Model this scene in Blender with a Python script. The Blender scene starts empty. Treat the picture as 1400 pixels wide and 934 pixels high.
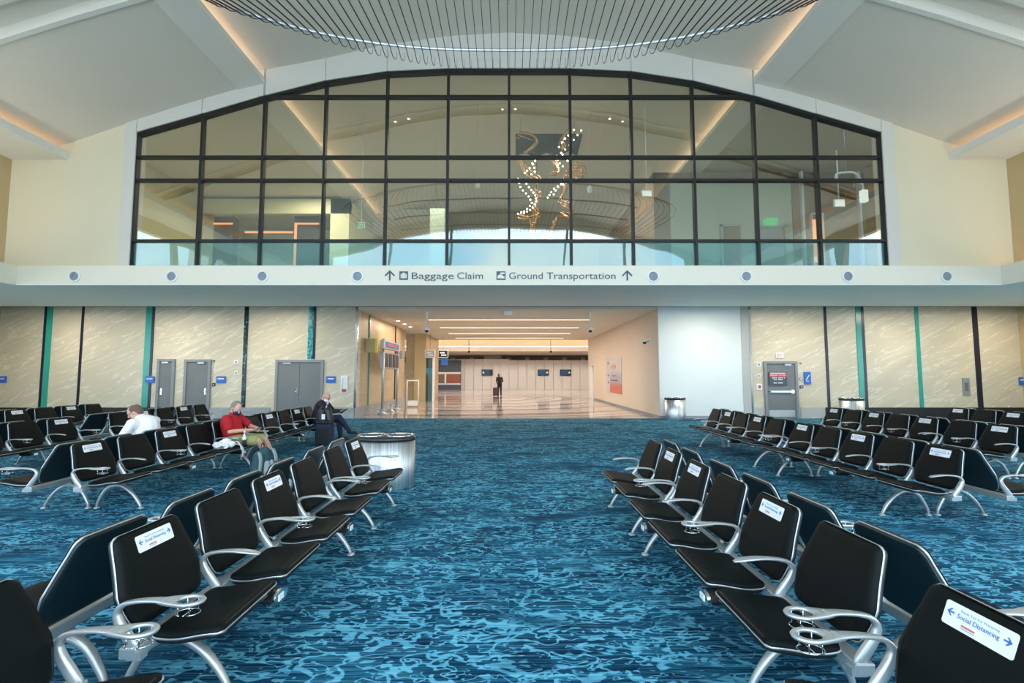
import bpy, bmesh, math, random
from math import sin, cos, pi, sqrt, radians, atan2
from mathutils import Vector, Matrix
random.seed(7)
S = bpy.context.scene
COL = S.collection
H = 1.7          # eye height
F = 640.0        # focal length in pixels of the 1400 wide frame
CX, CY = 696.0, 467.0
PIT = math.atan(45/640)

def at(px, py, Y):
    """real x and z (metres) of a pixel on the plane Y metres in front"""
    t = math.tan(math.atan((CY-py)/F)+PIT)
    z = t*Y
    d = Y*cos(PIT)+z*sin(PIT)
    return (px-CX)/F*d, z+H

# ------------------------------------------------------------------ materials
def mat(name, col, rough=0.5, metal=0.0, spec=0.5, emit=None, es=1.0, coat=0.0):
    m = bpy.data.materials.new(name); m.use_nodes = True
    b = m.node_tree.nodes['Principled BSDF']
    b.inputs['Base Color'].default_value = (*col, 1)
    b.inputs['Roughness'].default_value = rough
    b.inputs['Metallic'].default_value = metal
    b.inputs['Specular IOR Level'].default_value = spec
    if coat: b.inputs['Coat Weight'].default_value = coat
    if emit:
        b.inputs['Emission Color'].default_value = (*emit, 1)
        b.inputs['Emission Strength'].default_value = es
    return m
def N(m, t, **kw):
    n = m.node_tree.nodes.new(t)
    for k, v in kw.items(): setattr(n, k, v)
    return n
def L(m, a, b): m.node_tree.links.new(a, b)
def ramp(m, stops, interp='LINEAR'):
    r = N(m, 'ShaderNodeValToRGB'); r.color_ramp.interpolation = interp
    e = r.color_ramp.elements
    while len(e) < len(stops): e.new(0.5)
    for i, (p, c) in enumerate(stops):
        e[i].position = p; e[i].color = (*c, 1)
    return r
def noise(m, vec, scale, detail=2, rough=.5, dist=0.0):
    n = N(m, 'ShaderNodeTexNoise'); n.inputs['Scale'].default_value = scale
    n.inputs['Detail'].default_value = detail; n.inputs['Roughness'].default_value = rough
    n.inputs['Distortion'].default_value = dist
    L(m, vec, n.inputs['Vector']); return n
def mapping(m, scale=(1,1,1), rot=(0,0,0), loc=(0,0,0), src='Object', kind='POINT'):
    tc = N(m, 'ShaderNodeTexCoord'); mp = N(m, 'ShaderNodeMapping'); mp.vector_type = kind
    mp.inputs['Scale'].default_value = scale; mp.inputs['Rotation'].default_value = rot
    mp.inputs['Location'].default_value = loc
    L(m, tc.outputs[src], mp.inputs['Vector']); return mp.outputs['Vector']
def mixc(m, fac, a, b, mode='MIX'):
    n = N(m, 'ShaderNodeMix', data_type='RGBA', blend_type=mode)
    for s, v in ((n.inputs['Factor'], fac), (n.inputs['A'], a), (n.inputs['B'], b)):
        if isinstance(v, (int, float)): s.default_value = v
        elif isinstance(v, tuple): s.default_value = (*v, 1)
        else: L(m, v, s)
    return n.outputs['Result']
def base(m): return m.node_tree.nodes['Principled BSDF']

M = {}
def mottled(name, col, amt=.06, scale=1.5, **kw):
    m = mat(name, col, **kw); n = noise(m, mapping(m), scale, 4)
    r = ramp(m, [(.3, tuple(c*(1-amt) for c in col)), (.7, tuple(min(1, c*(1+amt)) for c in col))])
    L(m, n.outputs['Fac'], r.inputs['Fac']); L(m, r.outputs['Color'], base(m).inputs['Base Color'])
    M[name] = m; return m

# carpet: ribbed blue planks with curled pale outlines
def carpet():
    m = mat('carpet', (.02,.12,.22), .95, spec=.1)
    v = mapping(m, (1, 1, 1))
    brick = N(m, 'ShaderNodeTexBrick'); L(m, v, brick.inputs['Vector'])
    brick.inputs['Scale'].default_value = 1; brick.inputs['Brick Width'].default_value = .5; brick.offset = .5
    brick.inputs['Row Height'].default_value = 1.0; brick.inputs['Mortar Size'].default_value = 0
    brick.inputs['Color1'].default_value = (0,0,0,1); brick.inputs['Color2'].default_value = (1,1,1,1)
    def shifted(scale, k):
        off = N(m, 'ShaderNodeVectorMath', operation='MULTIPLY_ADD'); L(m, brick.outputs['Color'], off.inputs[0]); off.inputs[1].default_value = k; L(m, mapping(m, scale), off.inputs[2]); return off.outputs[0]
    va = shifted((1.0, 1.9, 1), (.35, .12, 0))
    n1 = noise(m, va, 3.6, 2.2, .55, .35)
    n2 = noise(m, shifted((1.0, 2.0, 1), (3.1, 1.7, 0)), 6.2, 2, .55, .4)
    fine = noise(m, shifted((1.5, 62, 1), (7.3, 3.3, 0)), 1.0, 3, .75)
    broad = noise(m, mapping(m, (.9, 14, 1)), 1.0, 2, .6)
    def bandof(n, c, w):
        a = N(m, 'ShaderNodeMath', operation='SUBTRACT'); L(m, n.outputs['Fac'], a.inputs[0]); a.inputs[1].default_value = c
        ab = N(m, 'ShaderNodeMath', operation='ABSOLUTE'); L(m, a.outputs[0], ab.inputs[0])
        r = ramp(m, [(.0, (1,1,1)), (w, (1,1,1)), (w*1.6, (0,0,0))]); L(m, ab.outputs[0], r.inputs['Fac']); return r.outputs['Color']
    blot = ramp(m, [(.63, (0,0,0)), (.65, (1,1,1))]); L(m, n2.outputs['Fac'], blot.inputs['Fac'])
    def mx(a, b):
        q = N(m, 'ShaderNodeMath', operation='MAXIMUM'); L(m, a, q.inputs[0]); L(m, b, q.inputs[1]); return q.outputs[0]
    shape = mx(mx(bandof(n1, .55, .022), bandof(n2, .42, .016)), blot.outputs['Color'])
    n3 = noise(m, mapping(m, (.9, 1.5, 1), loc=(5, 9, 0)), 1.1, 3, .6, .6)
    areaf = ramp(m, [(.36, (.05,.05,.05)), (.50, (1,1,1))]); L(m, n3.outputs['Fac'], areaf.inputs['Fac'])
    pm = N(m, 'ShaderNodeMath', operation='MULTIPLY'); L(m, shape, pm.inputs[0]); L(m, areaf.outputs['Color'], pm.inputs[1])
    groundc = ramp(m, [(.38, (.001,.018,.048)), (.50, (.006,.065,.125)), (.60, (.028,.15,.23)), (.66, (.07,.28,.38))])
    L(m, fine.outputs['Fac'], groundc.inputs['Fac'])
    lightc = ramp(m, [(.36, (.045,.23,.34)), (.64, (.15,.46,.58))]); L(m, fine.outputs['Fac'], lightc.inputs['Fac'])
    n4 = noise(m, mapping(m, (.8,1.3,1), loc=(2,3,0)), 1.4, 3, .6, .8)
    dk = ramp(m, [(.38, (.62,.62,.66)), (.62, (1.25,1.2,1.15))]); L(m, n4.outputs['Fac'], dk.inputs['Fac'])
    bk = ramp(m, [(.35, (.8,.8,.8)), (.65, (1.35,1.3,1.25))]); L(m, broad.outputs['Fac'], bk.inputs['Fac'])
    g2 = mixc(m, 1.0, mixc(m, 1.0, groundc.outputs['Color'], dk.outputs['Color'], 'MULTIPLY'), bk.outputs['Color'], 'MULTIPLY')
    c = mixc(m, pm.outputs[0], g2, lightc.outputs['Color'])
    L(m, c, base(m).inputs['Base Color'])
    bp = N(m, 'ShaderNodeBump'); bp.inputs['Strength'].default_value = .25; bp.inputs['Distance'].default_value = .01
    L(m, fine.outputs['Fac'], bp.inputs['Height']); L(m, bp.outputs['Normal'], base(m).inputs['Normal'])
    M['carpet'] = m
carpet()

def stone(name, c0, c1, c2, rough=.35):
    m = mat(name, c0, rough, spec=.4)
    v = mapping(m, (2.4, 2.4, .5), rot=(0, radians(-24), 0), kind='TEXTURE')
    n0 = noise(m, v, .9, 5, .6, .5)
    n1 = noise(m, mapping(m, (3.4, 3.4, .42), rot=(0, radians(-25), 0), kind='TEXTURE'), 1.3, 4, .55, .45)
    r0 = ramp(m, [(.3, c1), (.7, c0)]); L(m, n0.outputs['Fac'], r0.inputs['Fac'])
    a = N(m, 'ShaderNodeMath', operation='SUBTRACT'); L(m, n1.outputs['Fac'], a.inputs[0]); a.inputs[1].default_value = .5
    ab = N(m, 'ShaderNodeMath', operation='ABSOLUTE'); L(m, a.outputs[0], ab.inputs[0])
    vein = ramp(m, [(0, (.6,.6,.6)), (.02, (0,0,0))]); L(m, ab.outputs[0], vein.inputs['Fac'])
    L(m, mixc(m, vein.outputs['Color'], r0.outputs['Color'], c2), base(m).inputs['Base Color'])
    M[name] = m
stone('stone', (.66,.57,.42), (.55,.48,.35), (.84,.79,.64))
stone('stone_tan', (.52,.40,.24), (.43,.33,.19), (.62,.50,.32))
stone('stone_grey', (.34,.36,.36), (.27,.29,.30), (.45,.46,.45))
mottled('ceiling_paint', (.69,.65,.56), .02, .5, rough=.85, spec=.2)
mottled('beam_paint', (.74,.72,.65), .02, .5, rough=.8, spec=.2)
mottled('cream', (.68,.63,.47), .02, .5, rough=.8, spec=.2)
mottled('tan_wall', (.52,.40,.22), .03, .5, rough=.8, spec=.2)
mottled('fascia_cream', (.76,.72,.60), .015, .5, rough=.7, spec=.3)
mottled('header_paint', (.62,.61,.56), .02, .5, rough=.8, spec=.2)
mottled('soffit', (.82,.83,.76), .02, .5, rough=.6, spec=.3)
mottled('white_wall', (.72,.76,.74), .02, .6, rough=.7, spec=.3)
mottled('warm_wall', (.66,.56,.45), .02, .6, rough=.75, spec=.2)
mottled('frame_grey', (.46,.45,.43), .03, .8, rough=.5, spec=.4)
mottled('door_grey', (.17,.18,.18), .05, 2.0, rough=.45, spec=.4)
mottled('door_frame', (.24,.255,.26), .04, 2.0, rough=.45, spec=.4)
mottled('wood', (.24,.165,.10), .15, 1.0, rough=.5)
mottled('lounge_green', (.50,.48,.30), .03, .7, rough=.8)
mottled('lounge_wall', (.42,.38,.30), .04, .7, rough=.8)
mottled('pale_green', (.48,.54,.44), .03, .7, rough=.8)
for k, c, r, me in [('alu', (.52,.55,.54), .38, .7), ('chrome', (.75,.76,.76), .12, 1), ('mullion', (.004,.005,.005), .55, 0),
    ('black', (.012,.012,.012), .45, 0), ('teal_strip', (.02,.32,.25), .25, 0), ('navy', (.006,.008,.03), .3, 0),
    ('slat', (.02,.018,.022), .6, 0), ('rim', (.78,.82,.84), .25, .6), ('shell', (.004,.014,.018), .42, 0),
    ('white_plastic', (.80,.81,.80), .4, 0), ('sign_blue', (.015,.13,.50), .4, 0), ('ink_grey', (.07,.085,.12), .5, 0),
    ('red', (.60,.05,.06), .4, 0), ('gold', (.75,.42,.18), .22, 1), ('bin_lid', (.015,.018,.018), .35, 0),
    ('yellow', (.75,.62,.06), .5, 0), ('khaki', (.30,.30,.12), .85, 0), ('red_shirt', (.40,.005,.012), .85, 0),
    ('white_shirt', (.80,.80,.84), .8, 0), ('skin', (.62,.33,.24), .5, 0), ('skin_dark', (.08,.045,.03), .5, 0),
    ('hair_grey', (.22,.18,.14), .8, 0), ('hair_brown', (.13,.085,.055), .8, 0), ('suit', (.008,.009,.012), .75, 0), ('navy_cloth', (.01,.015,.04), .8, 0),
    ('shoe_brown', (.09,.055,.03), .7, 0), ('grey_cloth', (.30,.34,.35), .8, 0), ('teal_cloth', (.02,.07,.08), .8, 0),
    ('bag_white', (.80,.80,.80), .35, 0), ('sky_blue', (.06,.24,.36), .2, 0), ('terra_red', (.62,.15,.10), .6, 0),
    ('poster_grey', (.52,.50,.52), .6, 0), ('cola', (.08,.01,.01), .15, 0), ('steel_grey', (.30,.32,.33), .4, .3), ('shade_and_cabinet_grey', (.14,.15,.14), .7, 0),
    ('pale_ink', (.22,.42,.55), .5, 0), ('nozzle_grey', (.30,.35,.40), .55, .2), ('bronze_rib', (.16,.11,.08), .5, 0), ('ink_blue', (.02,.16,.50), .5, 0), ('photo_brown', (.18,.13,.08), .5, 0), ('photo_red', (.30,.10,.06), .5, 0)]:
    M[k] = mat(k, c, r, me)
def vinyl():
    m = mat('vinyl', (.0025,.0048,.0048), .52, spec=.13)
    n = noise(m, mapping(m), 260, 2)
    bp = N(m, 'ShaderNodeBump'); bp.inputs['Strength'].default_value = .25; bp.inputs['Distance'].default_value = .002
    L(m, n.outputs['Fac'], bp.inputs['Height']); L(m, bp.outputs['Normal'], base(m).inputs['Normal']); M['vinyl'] = m
vinyl()
def brushed():
    m = mat('brushed', (.62,.66,.68), .42, 1)
    n = noise(m, mapping(m, (40,40,.4)), 1, 2)
    r = ramp(m, [(.3, (.42,.47,.50)), (.7, (.80,.82,.82))]); L(m, n.outputs['Fac'], r.inputs['Fac'])
    L(m, r.outputs['Color'], base(m).inputs['Base Color']); M['brushed'] = m
brushed()
def emis(name, col, s): M[name] = mat(name, (0,0,0), .5, emit=col, es=s)
emis('cove_warm', (1,.62,.36), 7); emis('lamp_warm', (1,.74,.48), 2.2); emis('bulb', (1,.9,.72), 9); emis('exit_green', (.15,.9,.35), .55)
emis('spot_white', (1,.93,.8), 6); emis('orange_glow', (1,.36,.14), 1.5); emis('screen', (.02,.10,.20), .6); emis('lamp_white', (.9,1,.95), 1.0)
def glass(name, tint, tr, gl, wave=0.0, diff=None):
    m = bpy.data.materials.new(name); m.use_nodes = True; nt = m.node_tree; nt.nodes.clear()
    o = nt.nodes.new('ShaderNodeOutputMaterial'); t = nt.nodes.new('ShaderNodeBsdfTransparent'); t.inputs['Color'].default_value = (*tint, 1)
    g = nt.nodes.new('ShaderNodeBsdfGlossy'); g.inputs['Roughness'].default_value = 0.0; g.inputs['Color'].default_value = (*gl, 1)
    if wave:
        n = noise(m, mapping(m, (1,1,.6)), .9, 1)
        bp = N(m, 'ShaderNodeBump'); bp.inputs['Strength'].default_value = wave; bp.inputs['Distance'].default_value = .02
        L(m, n.outputs['Fac'], bp.inputs['Height']); L(m, bp.outputs['Normal'], g.inputs['Normal'])
    mx = nt.nodes.new('ShaderNodeMixShader'); mx.inputs[0].default_value = tr
    nt.links.new(t.outputs[0], mx.inputs[1]); nt.links.new(g.outputs[0], mx.inputs[2]); last = mx
    if diff:
        d = nt.nodes.new('ShaderNodeBsdfDiffuse'); d.inputs['Color'].default_value = (*diff[:3], 1)
        m2 = nt.nodes.new('ShaderNodeMixShader'); m2.inputs[0].default_value = diff[3]
        nt.links.new(mx.outputs[0], m2.inputs[1]); nt.links.new(d.outputs[0], m2.inputs[2]); last = m2
    nt.links.new(last.outputs[0], o.inputs['Surface']); M[name] = m
glass('window_glass', (.80,.86,.80), .21, (.95,1,.95), .25)
glass('teal_glass', (.50,.78,.76), .15, (.85,1,1), .6, (.22,.50,.50,.30))
glass('blue_glass', (.3,.5,.55), .3, (.8,.9,.95), 0, (.05,.16,.20,.6))
glass('clear_plastic', (.85,.85,.88), .25, (1,1,1))
def terrazzo():
    m = mat('terrazzo', (.5,.42,.38), .12, spec=.5, coat=.3)
    v = mapping(m)
    w = N(m, 'ShaderNodeTexWave', wave_type='RINGS', rings_direction='Z', wave_profile='TRI'); w.inputs['Scale'].default_value = .13
    w.inputs['Distortion'].default_value = 1.2; w.inputs['Detail'].default_value = 0; w.inputs['Detail Scale'].default_value = .4
    L(m, mapping(m, loc=(3,-34,0)), w.inputs['Vector'])
    r = ramp(m, [(0, (.13,.10,.09)), (.30, (.25,.20,.18)), (.40, (.66,.57,.52)), (.72, (.78,.68,.62)), (.76, (.34,.28,.26))], 'CONSTANT')
    L(m, w.outputs['Fac'], r.inputs['Fac'])
    n = noise(m, v, 60, 2); c = mixc(m, .25, r.outputs['Color'], n.outputs['Color'], 'SOFT_LIGHT')
    L(m, c, base(m).inputs['Base Color']); M['terrazzo'] = m
terrazzo()
def poster():
    m = mat('poster', (.5,.5,.5), .5)
    tc = N(m, 'ShaderNodeTexCoord'); sp = N(m, 'ShaderNodeSeparateXYZ'); L(m, tc.outputs['Generated'], sp.inputs[0])
    r = ramp(m, [(0, (.62,.13,.09)), (.22, (.55,.18,.14)), (.30, (.42,.33,.33)), (.5, (.40,.39,.42)), (.65, (.56,.52,.53)), (1, (.60,.55,.54))])
    L(m, sp.outputs['Z'], r.inputs['Fac']); L(m, r.outputs['Color'], base(m).inputs['Base Color']); M['poster'] = m
poster()
def marble_strip():
    m = mat('teal_marble', (.02,.2,.2), .2)
    n = noise(m, mapping(m, (3,3,1.5)), 2.5, 4, .6, 1.5); r = ramp(m, [(.35, (.01,.10,.13)), (.5, (.03,.30,.32)), (.62, (.10,.48,.50))])
    L(m, n.outputs['Fac'], r.inputs['Fac']); L(m, r.outputs['Color'], base(m).inputs['Base Color']); M['teal_marble'] = m
    m = mat('dark_marble', (.01,.02,.03), .2)
    n = noise(m, mapping(m, (3,3,1.5)), 3, 4, .6, 1.5); r = ramp(m, [(.5, (.004,.006,.014)), (.6, (.01,.10,.11)), (.68, (.3,.5,.45))])
    L(m, n.outputs['Fac'], r.inputs['Fac']); L(m, r.outputs['Color'], base(m).inputs['Base Color']); M['dark_marble'] = m
marble_strip()

# ------------------------------------------------------------------ mesh builder
class MB:
    def __init__(s): s.v = []; s.f = []; s.m = []; s.mi = 0; s.sm = []; s.smooth = False
    def mat(s, i, smooth=None):
        s.mi = i
        if smooth is not None: s.smooth = smooth
        return s
    def add(s, vs, fs, smooth=None):
        b = len(s.v); s.v += [tuple(v) for v in vs]
        for f in fs: s.f.append([b+i for i in f]); s.m.append(s.mi); s.sm.append(s.smooth if smooth is None else smooth)
        return s
    def box(s, x0, x1, y0, y1, z0, z1):
        x0, x1 = sorted((x0, x1)); y0, y1 = sorted((y0, y1)); z0, z1 = sorted((z0, z1))
        vs = [(x,y,z) for x in (x0,x1) for y in (y0,y1) for z in (z0,z1)]
        return s.add(vs, [(0,1,3,2),(4,6,7,5),(0,4,5,1),(2,3,7,6),(0,2,6,4),(1,5,7,3)], False)
    def prism(s, poly, axis, a, b):
        """poly 2-D; axis x: (y,z), y: (x,z), z: (x,y)"""
        def p(q, t): return {'x': (t,q[0],q[1]), 'y': (q[0],t,q[1]), 'z': (q[0],q[1],t)}[axis]
        n = len(poly); vs = [p(q,a) for q in poly]+[p(q,b) for q in poly]
        return s.add(vs, [list(range(n))[::-1], list(range(n,2*n))]+[(i,(i+1)%n,n+(i+1)%n,n+i) for i in range(n)], False)
    def sweep(s, path, rw, rt, side=None, n=8, cap=True, smooth=True, power=1.0):
        """tube along path; rw half width along 'side', rt half thickness across"""
        P = [Vector(p) for p in path]; k = len(P)
        if not isinstance(rw, (list,tuple)): rw = [rw]*k
        if not isinstance(rt, (list,tuple)): rt = [rt]*k
        vs = []
        prev = None
        for i, p in enumerate(P):
            t = (P[min(i+1,k-1)]-P[max(i-1,0)]).normalized()
            if side is not None: a = Vector(side)
            else:
                a = prev if prev is not None else (Vector((0,0,1)) if abs(t.z) < .9 else Vector((1,0,0)))
            a = (a-t*a.dot(t)).normalized(); b = t.cross(a); prev = a
            for j in range(n):
                th = 2*pi*(j+.5)/n; c, d = cos(th), sin(th)
                if power != 1: c = math.copysign(abs(c)**power, c); d = math.copysign(abs(d)**power, d)
                vs.append(p+a*(c*rw[i])+b*(d*rt[i]))
        fs = [(i*n+j, i*n+(j+1)%n, (i+1)*n+(j+1)%n, (i+1)*n+j) for i in range(k-1) for j in range(n)]
        if cap: fs += [list(range(n))[::-1], list(range((k-1)*n, k*n))]
        return s.add(vs, fs, smooth)
    def tube(s, path, r, n=8, **kw): return s.sweep(path, r, r, n=n, **kw)
    def lathe(s, prof, c=(0,0,0), n=24, sx=1, sy=1, smooth=True, closed=False, axis='z'):
        vs = []
        for r, z in prof:
            for j in range(n):
                th = 2*pi*j/n; q = (r*cos(th)*sx, r*sin(th)*sy, z)
                if axis == 'y': q = (q[0], q[2], q[1])
                if axis == 'x': q = (q[2], q[0], q[1])
                vs.append((c[0]+q[0], c[1]+q[1], c[2]+q[2]))
        k = len(prof)
        fs = [(i*n+j, i*n+(j+1)%n, ((i+1)%k)*n+(j+1)%n, ((i+1)%k)*n+j) for i in range(k if closed else k-1) for j in range(n)]
        if not closed: fs += [list(range(n))[::-1], list(range((k-1)*n, k*n))]
        return s.add(vs, fs, smooth)
    def ball(s, c, r, n=12, rot=None):
        if not isinstance(r, (list,tuple)): r = (r,r,r)
        vs = []; m = n//2
        R = rot or Matrix.Identity(3)
        for i in range(1, m):
            for j in range(n):
                a = pi*i/m; b = 2*pi*j/n
                q = R @ Vector((r[0]*sin(a)*cos(b), r[1]*sin(a)*sin(b), r[2]*cos(a))); vs.append(Vector(c)+q)
        vs.append(Vector(c)+R@Vector((0,0,r[2]))); vs.append(Vector(c)+R@Vector((0,0,-r[2])))
        t, bb = len(vs)-2, len(vs)-1
        fs = [(i*n+j,(i+1)*n+j,(i+1)*n+(j+1)%n,i*n+(j+1)%n) for i in range(m-2) for j in range(n)]
        fs += [(t,j,(j+1)%n) for j in range(n)]+[(bb,(m-2)*n+(j+1)%n,(m-2)*n+j) for j in range(n)]
        return s.add(vs, fs, True)
    def cap(s, p0, p1, r0, r1, n=12):
        """tapered capsule"""
        p0, p1 = Vector(p0), Vector(p1); d = p1-p0; l = d.length; t = d/l if l > 1e-6 else Vector((0,0,1))
        a = (Vector((0,0,1)) if abs(t.z) < .9 else Vector((1,0,0))); a = (a-t*a.dot(t)).normalized(); b = t.cross(a)
        rings = [(-r0*cos(x), r0*sin(x)) for x in (.35,.8,1.2)]+[(0,r0),(l,r1)]+[(l+r1*cos(x), r1*sin(x)) for x in (1.2,.8,.35)]
        vs = [p0+t*q+(a*cos(2*pi*j/n)+b*sin(2*pi*j/n))*r for q, r in rings for j in range(n)]; k = len(rings)
        fs = [(i*n+j, i*n+(j+1)%n, (i+1)*n+(j+1)%n, (i+1)*n+j) for i in range(k-1) for j in range(n)]
        fs += [list(range(n))[::-1], list(range((k-1)*n, k*n))]
        return s.add(vs, fs, True)
    def merge(s, other, T=None, mi=None):
        b = len(s.v); T = T or Matrix.Identity(4)
        s.v += [tuple(T @ Vector(v)) for v in other.v]
        s.f += [[b+i for i in f] for f in other.f]; s.m += [mi if mi is not None else x for x in other.m]; s.sm += other.sm
        return s
    def mesh(s, name, mats):
        me = bpy.data.meshes.new(name); me.from_pydata(s.v, [], s.f)
        for m in (mats if isinstance(mats, (list,tuple)) else [mats]): me.materials.append(M[m] if isinstance(m, str) else m)
        me.polygons.foreach_set('material_index', s.m); me.polygons.foreach_set('use_smooth', s.sm)
        bm = bmesh.new(); bm.from_mesh(me); bmesh.ops.recalc_face_normals(bm, faces=bm.faces); bm.to_mesh(me); bm.free()
        me.update(); return me
    def build(s, name, mats, parent=None, bevel=0, loc=None, **tags):
        o = bpy.data.objects.new(name, s.mesh(name, mats)); COL.objects.link(o)
        if parent: o.parent = parent
        if loc is not None: o.location = loc
        if bevel:
            b = o.modifiers.new('bevel', 'BEVEL'); b.width = bevel; b.segments = 2; b.limit_method = 'ANGLE'
        for k, v in tags.items(): o[k] = v
        return o
def tag(o, label, cat, group=None):
    o['label'] = label; o['category'] = cat
    if group: o['group'] = group
    return o
def empty(name, loc, label=None, cat=None, group=None, rz=0, kind=None):
    o = bpy.data.objects.new(name, None); COL.objects.link(o); o.location = loc; o.rotation_euler = (0,0,rz); o.empty_display_size = .1
    if label: tag(o, label, cat, group)
    if kind: o['kind'] = kind
    return o
def struct(name, mb, mats, parent=None, bevel=0):
    o = mb.build(name, mats, parent, bevel)
    if not parent: o['kind'] = 'structure'
    return o
def inst(me, name, parent, loc=(0,0,0), rz=0, bevel=0):
    o = bpy.data.objects.new(name, me); COL.objects.link(o); o.parent = parent; o.location = loc; o.rotation_euler = (0,0,rz)
    if bevel:
        b = o.modifiers.new('bevel', 'BEVEL'); b.width = bevel; b.segments = 2; b.limit_method = 'ANGLE'
    return o
_tc = {}
def text(mb, s, h, center, mi, width=None, R=None, depth=.004):
    """letters lying in the local x-z plane, facing -y, centred; h = capital height"""
    if s not in _tc:
        cu = bpy.data.curves.new('t', 'FONT'); cu.body = s; cu.size = 1; cu.align_x = 'CENTER'; cu.extrude = .01; cu.resolution_u = 3
        o = bpy.data.objects.new('t', cu); COL.objects.link(o); bpy.context.view_layer.update()
        me = o.to_mesh(); vs = [tuple(v.co) for v in me.vertices]; fs = [list(p.vertices) for p in me.polygons]
        o.to_mesh_clear(); bpy.data.objects.remove(o); bpy.data.curves.remove(cu); _tc[s] = (vs, fs)
    vs, fs = _tc[s]; k = h/.69
    x0 = min(v[0] for v in vs); x1 = max(v[0] for v in vs); kx = k if width is None else width/(x1-x0)
    R = R or Matrix.Identity(3); c = Vector(center)
    out = [c+R@Vector(((v[0]-(x0+x1)/2)*kx, -v[2]/.01*depth/2, (v[1]-.35)*k)) for v in vs]
    old = mb.mi; mb.mi = mi; mb.add(out, fs, False); mb.mi = old
    return mb
# ------------------------------------------------------------------ camera, world
cam = bpy.data.objects.new('camera', bpy.data.cameras.new('camera')); COL.objects.link(cam)
cam.location = (0,0,H); cam.rotation_euler = (pi/2+PIT, 0, 0); cam.data.lens = F/1400*36; cam.data.sensor_width = 36
cam.data.shift_x = (700-CX)/1400; cam.data.clip_start = .05; cam.data.clip_end = 300; S.camera = cam
S.view_settings.view_transform = 'Standard'; S.view_settings.look = 'None'; S.view_settings.gamma = 1; S.view_settings.use_curve_mapping = False
S.view_settings.exposure = 0.0
w = bpy.data.worlds.new('sky'); S.world = w; w.use_nodes = True
nt = w.node_tree; bg = nt.nodes['Background']; tc = nt.nodes.new('ShaderNodeTexCoord')
nz = nt.nodes.new('ShaderNodeTexNoise'); nz.inputs['Scale'].default_value = 3.5; nz.inputs['Detail'].default_value = 5; nt.links.new(tc.outputs['Generated'], nz.inputs['Vector'])
rp = nt.nodes.new('ShaderNodeValToRGB'); rp.color_ramp.elements[0].position = .42; rp.color_ramp.elements[0].color = (.46,.70,.97,1)
rp.color_ramp.elements[1].position = .68; rp.color_ramp.elements[1].color = (1.05,1.03,.97,1)
nt.links.new(nz.outputs['Fac'], rp.inputs['Fac'])
sx = nt.nodes.new('ShaderNodeSeparateXYZ'); nt.links.new(tc.outputs['Generated'], sx.inputs[0])
gr = nt.nodes.new('ShaderNodeValToRGB'); gr.color_ramp.elements[0].position = .49; gr.color_ramp.elements[0].color = (.80,.80,.76,1)
gr.color_ramp.elements[1].position = .51; gr.color_ramp.elements[1].color = (1,1,1,1)
ad = nt.nodes.new('ShaderNodeMath'); ad.operation = 'MULTIPLY_ADD'; ad.inputs[1].default_value = .5; ad.inputs[2].default_value = .5
nt.links.new(sx.outputs['Z'], ad.inputs[0]); nt.links.new(ad.outputs[0], gr.inputs['Fac'])
mu = nt.nodes.new('ShaderNodeMix'); mu.data_type = 'RGBA'; mu.blend_type = 'MULTIPLY'; mu.inputs['Factor'].default_value = 1
nt.links.new(rp.outputs['Color'], mu.inputs['A']); nt.links.new(gr.outputs['Color'], mu.inputs['B']); nt.links.new(mu.outputs['Result'], bg.inputs['Color'])
bg.inputs['Strength'].default_value = 5.5

# ------------------------------------------------------------------ hall constants
YW = 18.3      # lower stone wall
YG = 13.5      # upper glass wall
YF = 13.2      # fascia front
YB = -1.6      # glazed wall behind the viewer
ZS = 4.26      # soffit height
TOP = [(-11.08,8.9),(-9.16,9.47),(-7.33,10.03),(-5.5,10.5),(-3.66,10.79),(-1.83,10.88),(0,10.88),(1.83,10.88),(3.66,10.79),(5.5,10.5),(7.33,10.03),(9.16,9.47),(11.08,8.9)]
def ctop(x):
    x = abs(x)
    P = [(0,12.0),(3.8,11.6),(5.6,11.16),(7.3,10.73)] if x <= 7.3 else [(7.3,10.43),(8.05,10.25),(11.3,9.24),(13.1,8.56),(14.7,8.1)]
    for (a,za),(b,zb) in zip(P, P[1:]):
        if a-1e-6 <= x <= b+1e-6: return za+(zb-za)*(x-a)/(b-a)
    return P[-1][1]

# floors
struct('floor', MB().box(-20.3,20.3,YB,YW,-.2,0), 'carpet')
struct('trim_1', MB().box(-6.3,5.83,YW-.03,YW+.02,-.05,.004), 'steel_grey')
struct('floor_corridor', MB().box(-20,20,YW,56,-.2,0), 'terrazzo')
struct('ground_outside', MB().box(-90,90,-120,YB,-.3,-.12), mat('concrete', (.78,.77,.72), .9))  # unseen pale apron, added to bounce daylight into the hall

# lower back wall
w1 = MB().box(-20.3,-5.98,YW,YW+.5,0,ZS+.4)
struct('wall_back_left', w1, 'stone')
struct('wall_back_right', MB().box(9.42,20.3,YW,YW+.5,0,ZS+.4), 'stone')
struct('wall_back_white', MB().box(5.85,9.08,YW-.05,YW+.5,.0,ZS+.4), 'white_wall')
struct('baseboard_white', MB().box(5.83,9.08,YW-.065,YW-.05,0,.1), 'steel_grey')
struct('trim_2', MB().box(9.08,9.38,YW-.07,YW+.5,0,ZS+.4), 'frame_grey')
struct('trim_3', MB().box(9.38,9.45,YW-.09,YW+.3,0,ZS+.4), 'chrome')
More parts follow.
